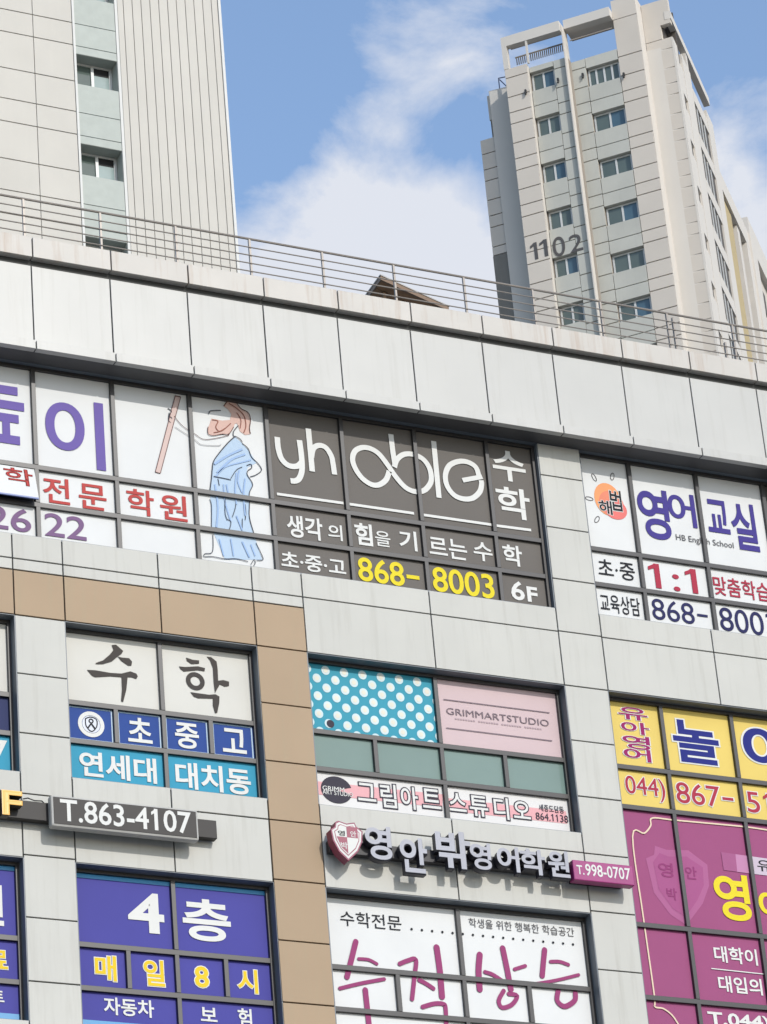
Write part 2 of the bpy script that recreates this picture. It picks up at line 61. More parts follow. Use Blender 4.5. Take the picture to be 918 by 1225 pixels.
# ---------------------------------------------------------------- materials
def lin(c, k=0.66):
    o = []
    for v in c:
        v /= 255.0
        o.append((v / 12.92 if v <= 0.04045 else ((v + 0.055) / 1.055) ** 2.4) * k)
    return (*o, 1)
MATS = {}
def mat(name, rgb, rough=0.5, metal=0.0, var=0.06, nscale=3.0, streak=0.0, k=0.66, spec=0.5, bump=0.0, coat=0.0, objvar=0.0, stain=(0.35, 0.31, 0.26)):
    if name in MATS: return MATS[name]
    m = bpy.data.materials.new(name); m.use_nodes = True
    t = m.node_tree; b = t.nodes['Principled BSDF']; c = lin(rgb, k)
    b.inputs['Roughness'].default_value = rough; b.inputs['Metallic'].default_value = metal
    b.inputs['Specular IOR Level'].default_value = spec
    if coat: b.inputs['Coat Weight'].default_value = coat; b.inputs['Coat Roughness'].default_value = 0.12
    geo = t.nodes.new('ShaderNodeNewGeometry')
    nz = t.nodes.new('ShaderNodeTexNoise'); nz.inputs['Scale'].default_value = nscale; nz.inputs['Detail'].default_value = 5
    t.links.new(geo.outputs['Position'], nz.inputs['Vector'])
    r = t.nodes.new('ShaderNodeMapRange'); r.inputs['From Min'].default_value = 0.3; r.inputs['From Max'].default_value = 0.7
    r.inputs['To Min'].default_value = 1 - var; r.inputs['To Max'].default_value = 1 + var
    t.links.new(nz.outputs['Fac'], r.inputs['Value'])
    fac = r.outputs[0]
    if objvar:
        oi = t.nodes.new('ShaderNodeObjectInfo'); r2 = t.nodes.new('ShaderNodeMapRange')
        r2.inputs['To Min'].default_value = 1 - objvar; r2.inputs['To Max'].default_value = 1 + objvar
        t.links.new(oi.outputs['Random'], r2.inputs['Value'])
        mu = t.nodes.new('ShaderNodeMath'); mu.operation = 'MULTIPLY'
        t.links.new(fac, mu.inputs[0]); t.links.new(r2.outputs[0], mu.inputs[1]); fac = mu.outputs[0]
    vm = t.nodes.new('ShaderNodeVectorMath'); vm.operation = 'SCALE'; vm.inputs[0].default_value = c[:3]
    t.links.new(fac, vm.inputs['Scale']); colr = vm.outputs[0]
    if streak:
        mpn = t.nodes.new('ShaderNodeMapping'); mpn.inputs['Scale'].default_value = (9, 9, 0.55)
        t.links.new(geo.outputs['Position'], mpn.inputs[0])
        n2 = t.nodes.new('ShaderNodeTexNoise'); n2.inputs['Scale'].default_value = 1.0; n2.inputs['Detail'].default_value = 6; n2.inputs['Roughness'].default_value = 0.64;        t.links.new(mpn.outputs[0], n2.inputs['Vector'])
        r3 = t.nodes.new('ShaderNodeMapRange'); r3.inputs['From Min'].default_value = 0.52; r3.inputs['From Max'].default_value = 0.75
        r3.inputs['To Min'].default_value = 0; r3.inputs['To Max'].default_value = streak
        t.links.new(n2.outputs['Fac'], r3.inputs['Value'])
        mm = t.nodes.new('ShaderNodeMixRGB'); mm.inputs[2].default_value = (*stain, 1)
        t.links.new(r3.outputs[0], mm.inputs[0]); t.links.new(colr, mm.inputs[1]); colr = mm.outputs[0]
    t.links.new(colr, b.inputs['Base Color'])
    if bump:
        bp = t.nodes.new('ShaderNodeBump'); bp.inputs['Strength'].default_value = bump; bp.inputs['Distance'].default_value = 0.02
        t.links.new(nz.outputs['Fac'], bp.inputs['Height']); t.links.new(bp.outputs[0], b.inputs['Normal'])
    MATS[name] = m
    return m
PAN = lambda: mat('white_panel', (215, 214, 207), 0.55, var=0.03, nscale=1.3, streak=0.36, objvar=0.02, spec=0.15, bump=0.02, stain=(0.3, 0.285, 0.25))
PARA = lambda: mat('parapet_panel', (210, 209, 204), 0.36, var=0.035, nscale=1.0, streak=0.30, objvar=0.015, spec=0.28, bump=0.05, stain=(0.3, 0.285, 0.25))
COPE = lambda: mat('coping_panel', (208, 203, 195), 0.5, var=0.04, nscale=2.2, streak=0.75, objvar=0.02, stain=(0.30, 0.22, 0.16))
TAN = lambda: mat('tan_panel', (186, 162, 134), 0.55, var=0.025, nscale=1.3, streak=0.16, objvar=0.035, spec=0.15, stain=(0.26, 0.27, 0.18))
BACK = lambda: mat('wall_backing', (70, 70, 68), 0.8)
FRAME = lambda: mat('window_frame', (58, 56, 56), 0.4, spec=0.5, var=0.05)
REVEAL = lambda: mat('reveal_metal', (112, 120, 128), 0.45, var=0.04)
SOFF = lambda: mat('soffit_metal', (84, 84, 86), 0.5, var=0.05)
INK = {'purple': (132, 112, 196), 'red': (222, 88, 84), 'mauve': (150, 115, 160), 'white': (240, 240, 236), 'yellow': (246, 226, 50), 'black': (40, 42, 50),
       'violet': (84, 72, 166), 'grey': (120, 118, 120), 'crimson': (205, 62, 88), 'navy': (46, 48, 105), 'yellow2': (250, 214, 50), 'slate': (152, 134, 142),
       'slate2': (74, 70, 84), 'magenta': (180, 40, 120), 'blue': (42, 52, 150), 'pink': (182, 78, 136), 'cream': (248, 224, 198), 'brown': (120, 80, 72),
       'greyl': (170, 168, 168), 'greyd': (84, 88, 98), 'bluel': (140, 176, 222), 'hairl': (176, 112, 96), 'darkred': (110, 62, 60), 'ink': (84, 78, 74), 'skin': (228, 202, 194),
       'hair': (230, 194, 182), 'robe': (196, 218, 240), 'faint': (205, 118, 170), 'faint1': (196, 104, 160), 'faint2': (176, 76, 138),
       'ribb1': (196, 112, 162), 'ribb2': (206, 144, 184), 'ribb3': (216, 200, 216), 'bandp': (246, 186, 190)}
def ink(n): return mat('ink_' + n, INK[n], 0.6, var=0.02, spec=.15, k=.66 if sum(INK[n]) > 505 else .52)
# ---------------------------------------------------------------- mesh helpers
class MB:
    def __init__(s): s.v = []; s.f = []
    def box(s, x0, x1, y0, y1, z0, z1):
        b = len(s.v)
        s.v += [(x0, y0, z0), (x1, y0, z0), (x1, y1, z0), (x0, y1, z0), (x0, y0, z1), (x1, y0, z1), (x1, y1, z1), (x0, y1, z1)]
        s.f += [tuple(b + i for i in q) for q in ((0, 1, 5, 4), (1, 2, 6, 5), (2, 3, 7, 6), (3, 0, 4, 7), (4, 5, 6, 7), (0, 3, 2, 1))]
        return s
    def poly(s, pts, y):                        # flat polygon in a plane facing -Y
        b = len(s.v); s.v += [(p[0], y, p[1]) for p in pts]; s.f.append(tuple(range(b, b + len(pts)))); return s
    def prism(s, pts, y0, y1):                  # outline in X-Z extruded from y0 (front) to y1
        a = sum(pts[i][0] * pts[(i + 1) % len(pts)][1] - pts[(i + 1) % len(pts)][0] * pts[i][1] for i in range(len(pts)))
        if a < 0: pts = pts[::-1]
        b = len(s.v); n = len(pts)
        s.v += [(p[0], y0, p[1]) for p in pts] + [(p[0], y1, p[1]) for p in pts]
        s.f.append(tuple(range(b, b + n))); s.f.append(tuple(range(b + 2 * n - 1, b + n - 1, -1)))
        for i in range(n): j = (i + 1) % n; s.f.append((b + j, b + i, b + n + i, b + n + j))
        return s
    def tube(s, a, b_, r, n=8):
        a = Vector(a); b_ = Vector(b_); d = (b_ - a).normalized()
        u = d.orthogonal().normalized(); w = d.cross(u); k = len(s.v)
        for c in (a, b_):
            for i in range(n):
                t = 2 * math.pi * i / n; p = c + (u * math.cos(t) + w * math.sin(t)) * r; s.v.append(tuple(p))
        for i in range(n): j = (i + 1) % n; s.f.append((k + i, k + j, k + n + j, k + n + i))
        s.f.append(tuple(range(k + n - 1, k - 1, -1))); s.f.append(tuple(range(k + n, k + 2 * n)))
        return s
    def stroke(s, pts, w, y, square=False):                   # round-ended brush stroke
        pts = smooth(pts); n = len(pts); L = []; Rr = []
        for i, p in enumerate(pts):
            a = pts[max(0, i - 1)]; b = pts[min(n - 1, i + 1)]
            d = Vector((b[0] - a[0], b[1] - a[1])); d = d.normalized() if d.length > 1e-9 else Vector((1, 0)); q = Vector((-d.y, d.x)) * w / 2
            L.append((p[0] + q.x, p[1] + q.y)); Rr.append((p[0] - q.x, p[1] - q.y))
        k = len(s.v); s.v += [(p[0], y, p[1]) for p in L] + [(p[0], y, p[1]) for p in Rr]
        for i in range(n - 1): s.f.append((k + i, k + n + i, k + n + i + 1, k + i + 1))
        if w > .03 and not square:
            for c, e, q in ((pts[0], L[0], -1), (pts[-1], L[-1], 1)):
                vx, vz = e[0] - c[0], e[1] - c[1]; kk = len(s.v)
                for m_ in range(9):
                    an = -q * math.pi * m_ / 8; s.v.append((c[0] + vx * math.cos(an) - vz * math.sin(an), y, c[1] + vx * math.sin(an) + vz * math.cos(an)))
                s.f.append(tuple(range(kk, kk + 9)) if q < 0 else tuple(range(kk + 8, kk - 1, -1)))
        return s
    def ring(s, cx, cz, ro, ri, y, n=28, sx=1.0):
        k = len(s.v)
        for rr in (ro, ri):
            for i in range(n): t = 2 * math.pi * i / n; s.v.append((cx + rr * math.cos(t) * sx, y, cz + rr * math.sin(t)))
        for i in range(n): j = (i + 1) % n; s.f.append((k + i, k + j, k + n + j, k + n + i))
        return s
    def disc(s, cx, cz, rx_, rz, y, n=20, clip=None):
        pts = [(cx + rx_ * math.cos(2 * math.pi * i / n), cz + rz * math.sin(2 * math.pi * i / n)) for i in range(n)]
        if clip: pts = [(min(max(p[0], clip[0]), clip[1]), min(max(p[1], clip[2]), clip[3])) for p in pts]
        return s.poly(pts, y)
    def build(s, name, material, parent=None, label=None, kind=None, bevel=0):
        me = bpy.data.meshes.new(name); me.from_pydata(s.v, [], s.f); me.materials.append(material); me.update()
        return link(name, me, parent, label, kind, bevel)
def link(name, me, parent=None, label=None, kind=None, bevel=0):
    o = bpy.data.objects.new(name, me); COL.objects.link(o)
    if parent: o.parent = parent
    if label: o['label'] = label
    if kind: o['kind'] = kind
    if bevel:
        b = o.modifiers.new('bevel', 'BEVEL'); b.width = bevel; b.segments = 2; b.limit_method = 'ANGLE'
    return o
def smooth(pts):
    if len(pts) < 3: return pts
    o = []
    for i in range(len(pts) - 1):
        p0 = pts[max(0, i - 1)]; p1 = pts[i]; p2 = pts[i + 1]; p3 = pts[min(len(pts) - 1, i + 2)]
        for k in range(5):
            t = k / 5; o.append(tuple(0.5 * ((2 * p1[c]) + (-p0[c] + p2[c]) * t + (2 * p0[c] - 5 * p1[c] + 4 * p2[c] - p3[c]) * t * t + (-p0[c] + 3 * p1[c] - 3 * p2[c] + p3[c]) * t ** 3) for c in (0, 1)))
    o.append(pts[-1]); return o
def tri_cleanup(me):
    bm = bmesh.new(); bm.from_mesh(me)
    bmesh.ops.triangulate(bm, faces=[f for f in bm.faces if len(f.verts) > 4])
    bm.to_mesh(me); bm.free()
def thing(name, label, cat, loc=(0, 0, 0), rotz=0, group=None):
    o = bpy.data.objects.new(name, None); COL.objects.link(o); o.location = loc; o.rotation_euler = (0, 0, rotz)
    o['label'] = label; o['category'] = cat
    if group: o['group'] = group
    return o
def tagp(o, label, cat, group=None):
    o['label'] = label; o['category'] = cat
    if group: o['group'] = group
    return o
def glyphs(s, tube, extrude, res=3):
    c = bpy.data.curves.new('txt', 'FONT'); c.body = s; c.size = 1.0; c.resolution_u = res
    if tube: c.fill_mode = 'NONE'; c.bevel_depth = tube; c.bevel_resolution = 1 if not extrude else 0; c.extrude = 0.1 if extrude else 0
    elif extrude: c.fill_mode = 'BOTH'; c.extrude = 0.1
    else: c.fill_mode = 'FRONT'
    o = bpy.data.objects.new('txt', c); COL.objects.link(o)
    dg = bpy.context.evaluated_depsgraph_get(); me = bpy.data.meshes.new_from_object(o.evaluated_get(dg))
    bpy.data.objects.remove(o); bpy.data.curves.remove(c)
    return me
def letters(s, x0, x1, z0, z1, y, material, parent, bold=0.0, extrude=0.0, grow=0.0, name='lettering'):
    """flat print (or raised letters) whose ink fills the box x0..x1, z0..z1 of the wall plane; bold widens the strokes"""
    bold *= 0.5
    res = 3 if z1 - z0 < .3 else 8
    me = glyphs(s, 0, extrude, res)
    xs = [v.co.x for v in me.vertices]; ys = [v.co.y for v in me.vertices]
    a, b, d, e = min(xs) - bold, max(xs) + bold, min(ys) - bold, max(ys) + bold
    flags = []
    if '1' in s:                                # give the plain bar of the digit one its flag
        m1 = glyphs('1', 0, False); w1 = max(v.co.x for v in m1.vertices) - min(v.co.x for v in m1.vertices); t1 = max(v.co.y for v in m1.vertices); bpy.data.meshes.remove(m1)
        for i, ch in enumerate(s):
            if ch == '1':
                mp_ = glyphs(s[:i + 1], 0, False); xr_ = max(v.co.x for v in mp_.vertices); bpy.data.meshes.remove(mp_)
                xl = xr_ - w1; flags.append([(xl + .002, t1), (xl + .002, t1 - .125), (xl - .12, t1 - .20), (xl - .12, t1 - .10), (xl - .04, t1 - .045)])
        if s == '1': a -= .12
    ms = [(me, 0.0)]
    if bold + grow > 0: ms.append((glyphs(s, bold + grow, extrude, res), 1.0))
    vv = []; ff = []
    for m_, tb_ in ms:
        k = len(vv); zm_ = max(1e-6, max(abs(v.co.z) for v in m_.vertices))
        for v in m_.vertices:
            x = x0 + (v.co.x - a) / (b - a) * (x1 - x0); z = z0 + (v.co.y - d) / (e - d) * (z1 - z0)
            if extrude: yy = y + extrude * (0.5 - v.co.z / (2 * zm_))
            else: yy = y - (0.0006 * v.co.z / zm_ if tb_ else 0)
            vv.append((x, yy, z))
        ff += [tuple(k + i for i in p.vertices) for p in m_.polygons]
        bpy.data.meshes.remove(m_)
    for fl in flags:
        k = len(vv); P_ = [(x0 + (px - a) / (b - a) * (x1 - x0), z0 + (py - d) / (e - d) * (z1 - z0)) for px, py in fl]
        fy = y - (extrude / 2 if extrude else 0.0003); n5 = len(P_)
        vv += [(q[0], y if extrude else fy, q[1]) for q in P_]; ff.append(tuple(range(k, k + n5)))
        if extrude:
            vv += [(q[0], y + extrude, q[1]) for q in P_]
            for i in range(n5): j = (i + 1) % n5; ff.append((k + j, k + i, k + n5 + i, k + n5 + j))
    me = bpy.data.meshes.new(name); me.from_pydata(vv, [], ff); me.materials.append(material); me.update()
    tri_cleanup(me)
    lb = None
    hide = ('GRIMM', 'ART', '그', '림', '아', '트', '스', '튜', '디', '오', '높', '이', '해', '법', 'HB', '연세', '영', '안', '밖', '박')
    if not s.startswith(hide) and name == 'lettering': lb = material.name.replace('ink_', '').rstrip('2').replace('_', ' ') + ' lettering reading ' + s
    return link(name, me, parent, lb)
# ================================================================ ground
g = MB(); g.v = [(-1500, -1500, 0), (1500, -1500, 0), (1500, 1500, 0), (-1500, 1500, 0)]; g.f = [(0, 1, 2, 3)]
g.build('ground', mat('asphalt', (142, 143, 141), 0.9, var=0.15, nscale=0.5, k=0.7), kind='structure')
p = MB().box(-40, 90, -6, 0.3, 0.004, 0.13); p.build('pavement', mat('paving', (160, 158, 152), 0.85, var=0.1), kind='structure')
# ================================================================ commercial building
B = thing('commercial_building', 'white panelled academy building with signed windows and a tan portal frame, in front', 'building')
GAP = 0.009
def panel(x0, x1, z0, z1, m=None, y0=0.0, y1=0.03, label=None, name='wall_panel'):
    j = random.uniform(-0.0012, 0.0012)
    return MB().box(x0 + GAP, x1 - GAP, y0 + j, y1, z0 + GAP, z1 - GAP).build(name, m or PAN(), B, label, bevel=0.004)
XL, XR = 8.0, 31.8
# windows: (x0, x1, z0, z1, recess)
S67 = 23.075
# structural backing (walls behind the panels) : strips that leave the openings free
bk = MB()
D0, D1 = 0.028, 0.5
bk.box(XL, XR, D0, D1, 21.90, S67 - 0.03)                    # 6F/5F spandrel
bk.box(XL, 22.84, D0, D1, 18.60, 19.715)
bk.box(XL, 22.84, D0, D1, 15.2, 16.47); bk.box(22.84, XR, D0, D1, 15.2, 16.17)
COLS5 = [(10.99, 11.67), (14.32, 15.0), (17.65, 18.37), (22.18, 22.85), (31.0, XR)]
for a, b in COLS5: bk.box(a + .012, b - .012, D0, D1, 16.47, 18.60); bk.box(a + .012, b - .012, D0, D1, 19.715, 21.90)
bk.box(XL, 10.99, D0, D1, 16.47, 18.60); bk.box(XL, 10.99, D0, D1, 19.715, 21.90)
bk.box(22.192, 22.838, D0, D1, S67 - 0.03, 25.66)
bk.box(XL, 8.9, D0, D1, S67 - 0.03, 25.66)
bk.build('wall', BACK(), B)
MB().box(XL, XR, 0.5, 16, 0, 27.0).build('building_core', mat('core', (120, 120, 118), 0.8), B)
MB().box(XL, XR, 0.0, 0.5, 0, 15.2).build('lower_wall', PAN(), B)
# ---- cladding: upper spandrel under the 6th floor windows
xs67 = [8.0, 9.68, 10.99, 11.67, 13.0, 14.32, 15.0, 16.32, 17.645, 18.365, 20.245, 22.177, 22.85, 24.62, 26.39, 28.16, 29.93, 31.8]
for a, b in zip(xs67, xs67[1:]):
    col = abs(a - 22.177) < .01
    if not col: panel(a, b, 22.712, S67)
    if b <= 18.37:
        panel(a, b, 22.55, 22.712)
        panel(a, b, 21.905, 22.545, TAN(), label='tan cladding panel of the portal frame', y0=-0.006)
    elif not col: panel(a, b, 21.905, 22.712)
PZ = [25.66, 25.152, 24.335, 23.53, 22.722, 21.905, 21.09, 20.272, 19.45, 18.635, 17.82, 17.0, 16.19, 15.2]
for z1, z0 in zip(PZ, PZ[1:]):
    panel(22.177, 22.85, z0, z1)
    if z1 < 21.95:
        panel(14.32, 15.0, z0, z1); panel(10.99, 11.67, z0, z1)
        panel(17.645, 18.365, z0, z1, TAN(), label='tan cladding panel of the portal frame', y0=-0.006)
# ---- spandrels between 5th and 4th, and below 4th
for zt, zj, zb in ((19.745, 19.452, 18.595), (16.50, 16.20, 15.2)):
    for seg in ([8.0, 9.5, 10.99], [11.67, 13.0, 14.32], [15.0, 16.32, 17.645], [18.365, 20.255, 22.177]):
        for a, b in zip(seg, seg[1:]): panel(a, b, zj, zt); panel(a, b, zb, zj)
for a, b in zip([22.85, 24.62, 26.39, 28.16, 29.93], [24.62, 26.39, 28.16, 29.93, 31.8]): panel(a, b, 15.2, 16.19)
# ---- parapet: lip, big panels, groove, coping
k = -6
MB().box(XL, XR, -0.27, 0.3, 25.672, 27.3).build('parapet_wall', BACK(), B)
MB().box(XL, XR, -0.345, 0.49, 25.655, 25.670).build('soffit', SOFF(), B)
while True:
    a = 14.62 + 1.1145 * k; b = a + 1.1145
    if a > XR: break
    if b > XL:
        MB().box(a + GAP, b - GAP, -0.37, -0.272, 25.652, 25.783).build('parapet_lip', PARA(), B, bevel=0.004)
        MB().box(a + GAP, b - GAP, -0.30 + random.uniform(-.0015, .0015), -0.272, 25.79, 26.965).build('parapet_panel', PARA(), B, bevel=0.004)
        MB().box(a + GAP, b - GAP, -0.375, -0.10, 27.065, 27.375).build('coping_panel', COPE(), B, bevel=0.005)
    k += 1
MB().box(XL, XR, -0.10, 0.35, 27.06, 27.36).build('coping_core', COPE(), B)
MB().box(XL, XR, 0.35, 16, 26.2, 26.5).build('roof_slab', mat('roof_concrete', (150, 150, 146), 0.9), B)

# ---------------------------------------------------------------- windows
FILM = {}
def film(rgb, rough=0.32):
    key = 'film_%02x%02x%02x' % rgb
    return mat(key, rgb, 0.55, var=0.03, nscale=1.6, spec=0.16, bump=0.02, k=.66 if sum(rgb) > 510 else .47)
def glass():
    if 'glass_teal' in MATS: return MATS['glass_teal']
    m = mat('glass_teal', (150, 176, 168), 0.12, var=0.09, nscale=0.8, spec=0.35, k=0.5)
    return m
def window(name, label, x0, x1, z0, z1, r, xm, zm, split=None, reveal=(1, 1), topvis=True):
    """x0..z1 opening; xm vertical mullion centres, zm transom centres, split {row: extra mullions}; returns the frame object"""
    w = MB(); t = 0.05; yf = r - 0.045; yb = r + 0.03
    w.box(x0, x1, yf, yb, z1 - t, z1); w.box(x0, x1, yf, yb, z0 - 0.06, z0 - 0.002)
    w.box(x0, x0 + t, yf, yb, z0, z1 - t); w.box(x1 - t, x1, yf, yb, z0, z1 - t)
    for z in zm: w.box(x0 + t, x1 - t, yf + 0.002, yb, z - 0.034, z + 0.034)
    zz = [z1 - t] + [v for v in zm] + [z0]
    for x in xm:
        for a, b in zip(zz, zz[1:]):
            w.box(x - 0.029, x + 0.029, yf - 0.004, yb, b + (0.034 if b != z0 else 0), a - (0.034 if a != z1 - t else 0))
    for row, lst in (split or {}).items():
        for x in lst: w.box(x - 0.03, x + 0.03, yf - 0.004, yb, zz[row + 1] + (0.034 if row + 1 < len(zz) - 1 else 0), zz[row] - 0.034)
    o = w.build('window', FRAME(), B, label, bevel=0.003)
    rv = MB()                                   # metal lining of the opening
    rv.box(x1 - 0.004, x1 + 0.010, 0.006, yf - 0.001, z0, z1); rv.box(x0 - 0.010, x0 + 0.004, 0.006, yf - 0.001, z0, z1)
    rv.box(x0, x1, 0.006, yf - 0.001, z1 - 0.004, z1 + 0.004)
    rv.build('reveal', REVEAL(), o)
    sl_ = MB().box(x0, x1, 0.004, yf - 0.001, z0 - 0.03, z0 - 0.004); sl_.build('sill', REVEAL(), o)
    return o
def pane(win, x0, x1, z0, z1, r, m, label=None, margin=0.0):
    return MB().box(x0 + margin, x1 - margin, r, r + 0.012, z0 + margin, z1 - margin).build('pane', m, win, label)
def grid(win, xs, zs, r, colours, h=0.03):
    for j in range(len(zs) - 1):
        row = colours[j]
        for i in range(len(xs) - 1):
            c = row[i] if isinstance(row, list) else row
            if c is None: continue
            pane(win, xs[i] + h, xs[i + 1] - h, zs[j + 1] + h * (j < len(zs) - 2), zs[j] - h, r, film(c) if isinstance(c, tuple) else c)
WIN = {}
# 6th floor, left run (X 8.9 .. 22.17)
A12 = lambda v: v * 1.00316
M6 = [8.9] + [A12(14.68 + 1.1105 * k) for k in range(-4, 7)] + [22.17]
Z6 = [25.65, 24.14, 23.585, 23.075]
wh = (238, 239, 238); dk = (134, 128, 122)
WIN['W6L'] = window('window', 'sixth floor window run with white academy films and a dark grey film', 8.9, 22.17, 23.075, 25.652, .12, M6[1:-1], Z6[1:3])
nb = len(M6) - 1
rowc = [wh if M6[i + 1] < 18.2 else dk for i in range(nb)]
row2 = list(rowc); i13 = [i for i in range(nb) if abs(M6[i + 1] - A12(14.68)) < .05][0]; row2[i13] = None
grid(WIN['W6L'], M6, Z6, .12, [rowc, row2, rowc])
# the tilted-open awning pane with the red letter
ap = MB(); zt = Z6[1] - .03; zb = zt - 0.49; xa, xb = M6[i13] + .03, M6[i13 + 1] - .03
ap.v = [(xa, .09, zt), (xb, .09, zt), (xb, -.035, zb), (xa, -.035, zb), (xa, .105, zt), (xb, .105, zt), (xb, -.02, zb), (xa, -.02, zb)]
ap.f = [(0, 3, 2, 1), (4, 5, 6, 7), (0, 1, 5, 4), (1, 2, 6, 5), (2, 3, 7, 6), (3, 0, 4, 7)]
ap.build('awning_pane', film(wh), WIN['W6L'], 'white top-hung pane tilted open')
MB().box(xa, xb, -.04, -.015, zb - .02, zb).build('pane_edge', mat('blue_edge', (80, 110, 180), .4), WIN['W6L'])
MB().box(xa, xb, .121, .14, Z6[2] + .03, zt).build('dark_gap', mat('dark_room', (28, 28, 30), .8), WIN['W6L'])
# 6th floor, right run
M6R = [22.85, A12(23.603), A12(24.695), A12(25.80)] + [A12(25.80 + 1.1105 * k) for k in range(1, 5)] + [31.6]
WIN['W6R'] = window('window', 'sixth floor window run with white film, orange ball logo and violet lettering', 22.85, 31.8, 23.075, 25.652, .12, M6R[1:-1], Z6[1:3])
grid(WIN['W6R'], M6R, Z6, .12, [[wh if i < 3 else (96, 92, 90) for i in range(len(M6R) - 1)]] * 3)
# 5th floor
A2 = lambda v: v * 1.00526
def z2(z): return 1.6 + (z - 1.6) * 1.00526
Z5 = [21.895, z2(20.755), z2(20.225), 19.745]
r = .2
def w5(key, label, x0, x1, xm, split, cols, Z=Z5, z0=19.745, z1=21.9, sp=True):
    WIN[key] = w = window('window', label, x0, x1, z0, z1, r, xm, Z[1:-1], split)
    xs = [x0 + .02] + xm + [x1 - .02]
    for j in range(len(Z) - 1):
        e = sorted(xs + ((split or {}).get(j, [])))
        for i in range(len(e) - 1):
            c = cols[j]; c = c[i % len(c)] if isinstance(c, list) else c
            m = film(c) if isinstance(c, tuple) else c
            top = Z[j] - (.03 if j else .045); bot = Z[j + 1] + (.03 if j < len(Z) - 2 else 0)
            pane(w, e[i] + (.028 if i else .01), e[i + 1] - .028, bot, top, r, m)
    return w
cr = (228, 226, 218); bl = (42, 88, 180); cy = (64, 190, 230)
w5('W5M', 'fifth floor window with cream film and brush lettering over blue and cyan strips', 15.0, 17.65, [A2(16.26)], {1: [A2(15.61), A2(16.905)]}, [cr, bl, cy])
w5('W5S', 'fifth floor window cut by the left picture edge, cream, navy and cyan', 11.67, 14.32, [A2(12.93)], {1: [A2(12.3), A2(13.6)]}, [cr, (48, 62, 120), cy])
w5('W5A', 'fifth floor window with cyan dotted film, pink film and clear teal panes', 18.37, 22.177, [A2(20.188)], {1: [A2(19.22), A2(21.12)]}, [[(72, 190, 218), (222, 198, 200)], glass(), (240, 238, 236)])
# 4th floor
Z4 = [18.59, z2(17.515), z2(16.955), 16.50]
pu = (88, 86, 192)
w5('W4C', 'fourth floor window with purple films and car insurance lettering', 15.0, 17.65, [A2(16.255)], {1: [A2(15.615), A2(16.905)]}, [pu, pu, pu], Z4, 16.5, 18.595)
w5('W4S', 'fourth floor purple window cut by the left picture edge', 11.67, 14.32, [A2(12.93)], {1: [A2(12.3), A2(13.6)]}, [pu, pu, pu], Z4, 16.5, 18.595)
wp = (240, 241, 240)
w5('W4P', 'fourth floor window with white film and pink brush lettering', 18.37, 22.177, [A2(20.19)], {1: [A2(19.25), A2(21.12)]}, [wp, wp, wp], Z4, 16.5, 18.595)
# right, double-height window: yellow over magenta
MY = [22.85, A2(23.615), A2(24.725), A2(25.835)] + [A2(25.835 + 1.11 * k) for k in range(1, 4)] + [31.0]
ZY = [21.895, z2(20.765), z2(20.178), z2(18.49), z2(17.475), 16.2]
WIN['W5Y'] = wy = window('window', 'tall window with yellow kindergarten film over magenta academy film', 22.85, 31.0, 16.2, 21.9, r, MY[1:-1], ZY[1:-1])
ye = (242, 214, 116); mg = (194, 98, 152)
grid(wy, MY, ZY, r, [ye, ye, mg, mg, mg])
# ---- lettering and pictures printed on the films
DEP = {'W6L': .12, 'W6R': .12}
LAY = {}
def ylay(w, step=0.0025):
    LAY[w] = LAY.get(w, 0) + 1
    return DEP.get(w, .2) - 0.003 - step * (LAY[w] % 5)
for w, cname, pts in POLYS:
    lv = {'faint': 0, 'faint1': 1, 'bandp': 0, 'robe': 0, 'hair': 1}.get(cname, 2)
    o = MB().poly(pts, DEP.get(w, .2) - .003 - lv * .0025).build('printed_shape', ink(cname), WIN[w]); tri_cleanup(o.data)
for n_, (w, cname, wd, pts) in enumerate(STROKES):
    if cname == 'bluel': cc = mat('ink_bluel', INK['bluel'], .5)
    MB().stroke(pts, wd, DEP.get(w, .2) - .012 - .0004 * (n_ % 6), cname == 'white').build('brush_stroke', ink(cname), WIN[w])
for w, s, x0, x1, z0, z1, cname, bold, oc in TEXTS:
    if w not in WIN: continue
    y = DEP.get(w, .2) - .010
    if w == 'W6L' and s == '학' and x1 < 14.7:   # on the tilted pane
        o = letters(s, x0, x1, z0, z1, 0, ink(cname), WIN[w], bold)
        for v in o.data.vertices: v.co.y = .09 - (zt - v.co.z) / .49 * .125 - .006
        continue
    letters(s, x0, x1, z0, z1, y, ink(cname), WIN[w], bold)
    if oc: letters(s, x0, x1, z0, z1, y + .003, ink(oc), WIN[w], bold, grow=.03 if oc != 'slate2' else .05)
# stripes, emblem, logos
for w in ('W4C', 'W4S'):
    x0, x1 = (15.01, 17.62) if w == 'W4C' else (11.7, 14.27)
    sb = mat('ink_sky', (40, 150, 210), .4)
    MB().box(x0, x1, .194, .198, 18.488, 18.543).build('printed_stripe', sb, WIN[w])
    MB().box(x0, x1, .194, .198, 16.501, 16.64).build('printed_stripe', sb, WIN[w])
e = MB()
for xa_, xb_ in ((15.02, A2(15.61)), (A2(15.61), A2(16.26)), (A2(16.26), A2(16.905)), (A2(16.905), 17.62)):
    a, b, c, d = xa_ + .035, xb_ - .035, Z5[2] + .037, Z5[1] - .037
    t_ = .018
    e.box(a, b, .195, .199, d - t_, d); e.box(a, b, .195, .199, c, c + t_); e.box(a, a + t_, .195, .199, c + t_, d - t_); e.box(b - t_, b, .195, .199, c + t_, d - t_)
e.build('printed_border', mat('ink_paleblue', (170, 200, 226), .4), WIN['W5M'])
cx, cz = 15.366, 20.592
MB().ring(cx, cz, .178, .125, .194).build('emblem', ink('white'), WIN['W5M'], 'round white university crest')
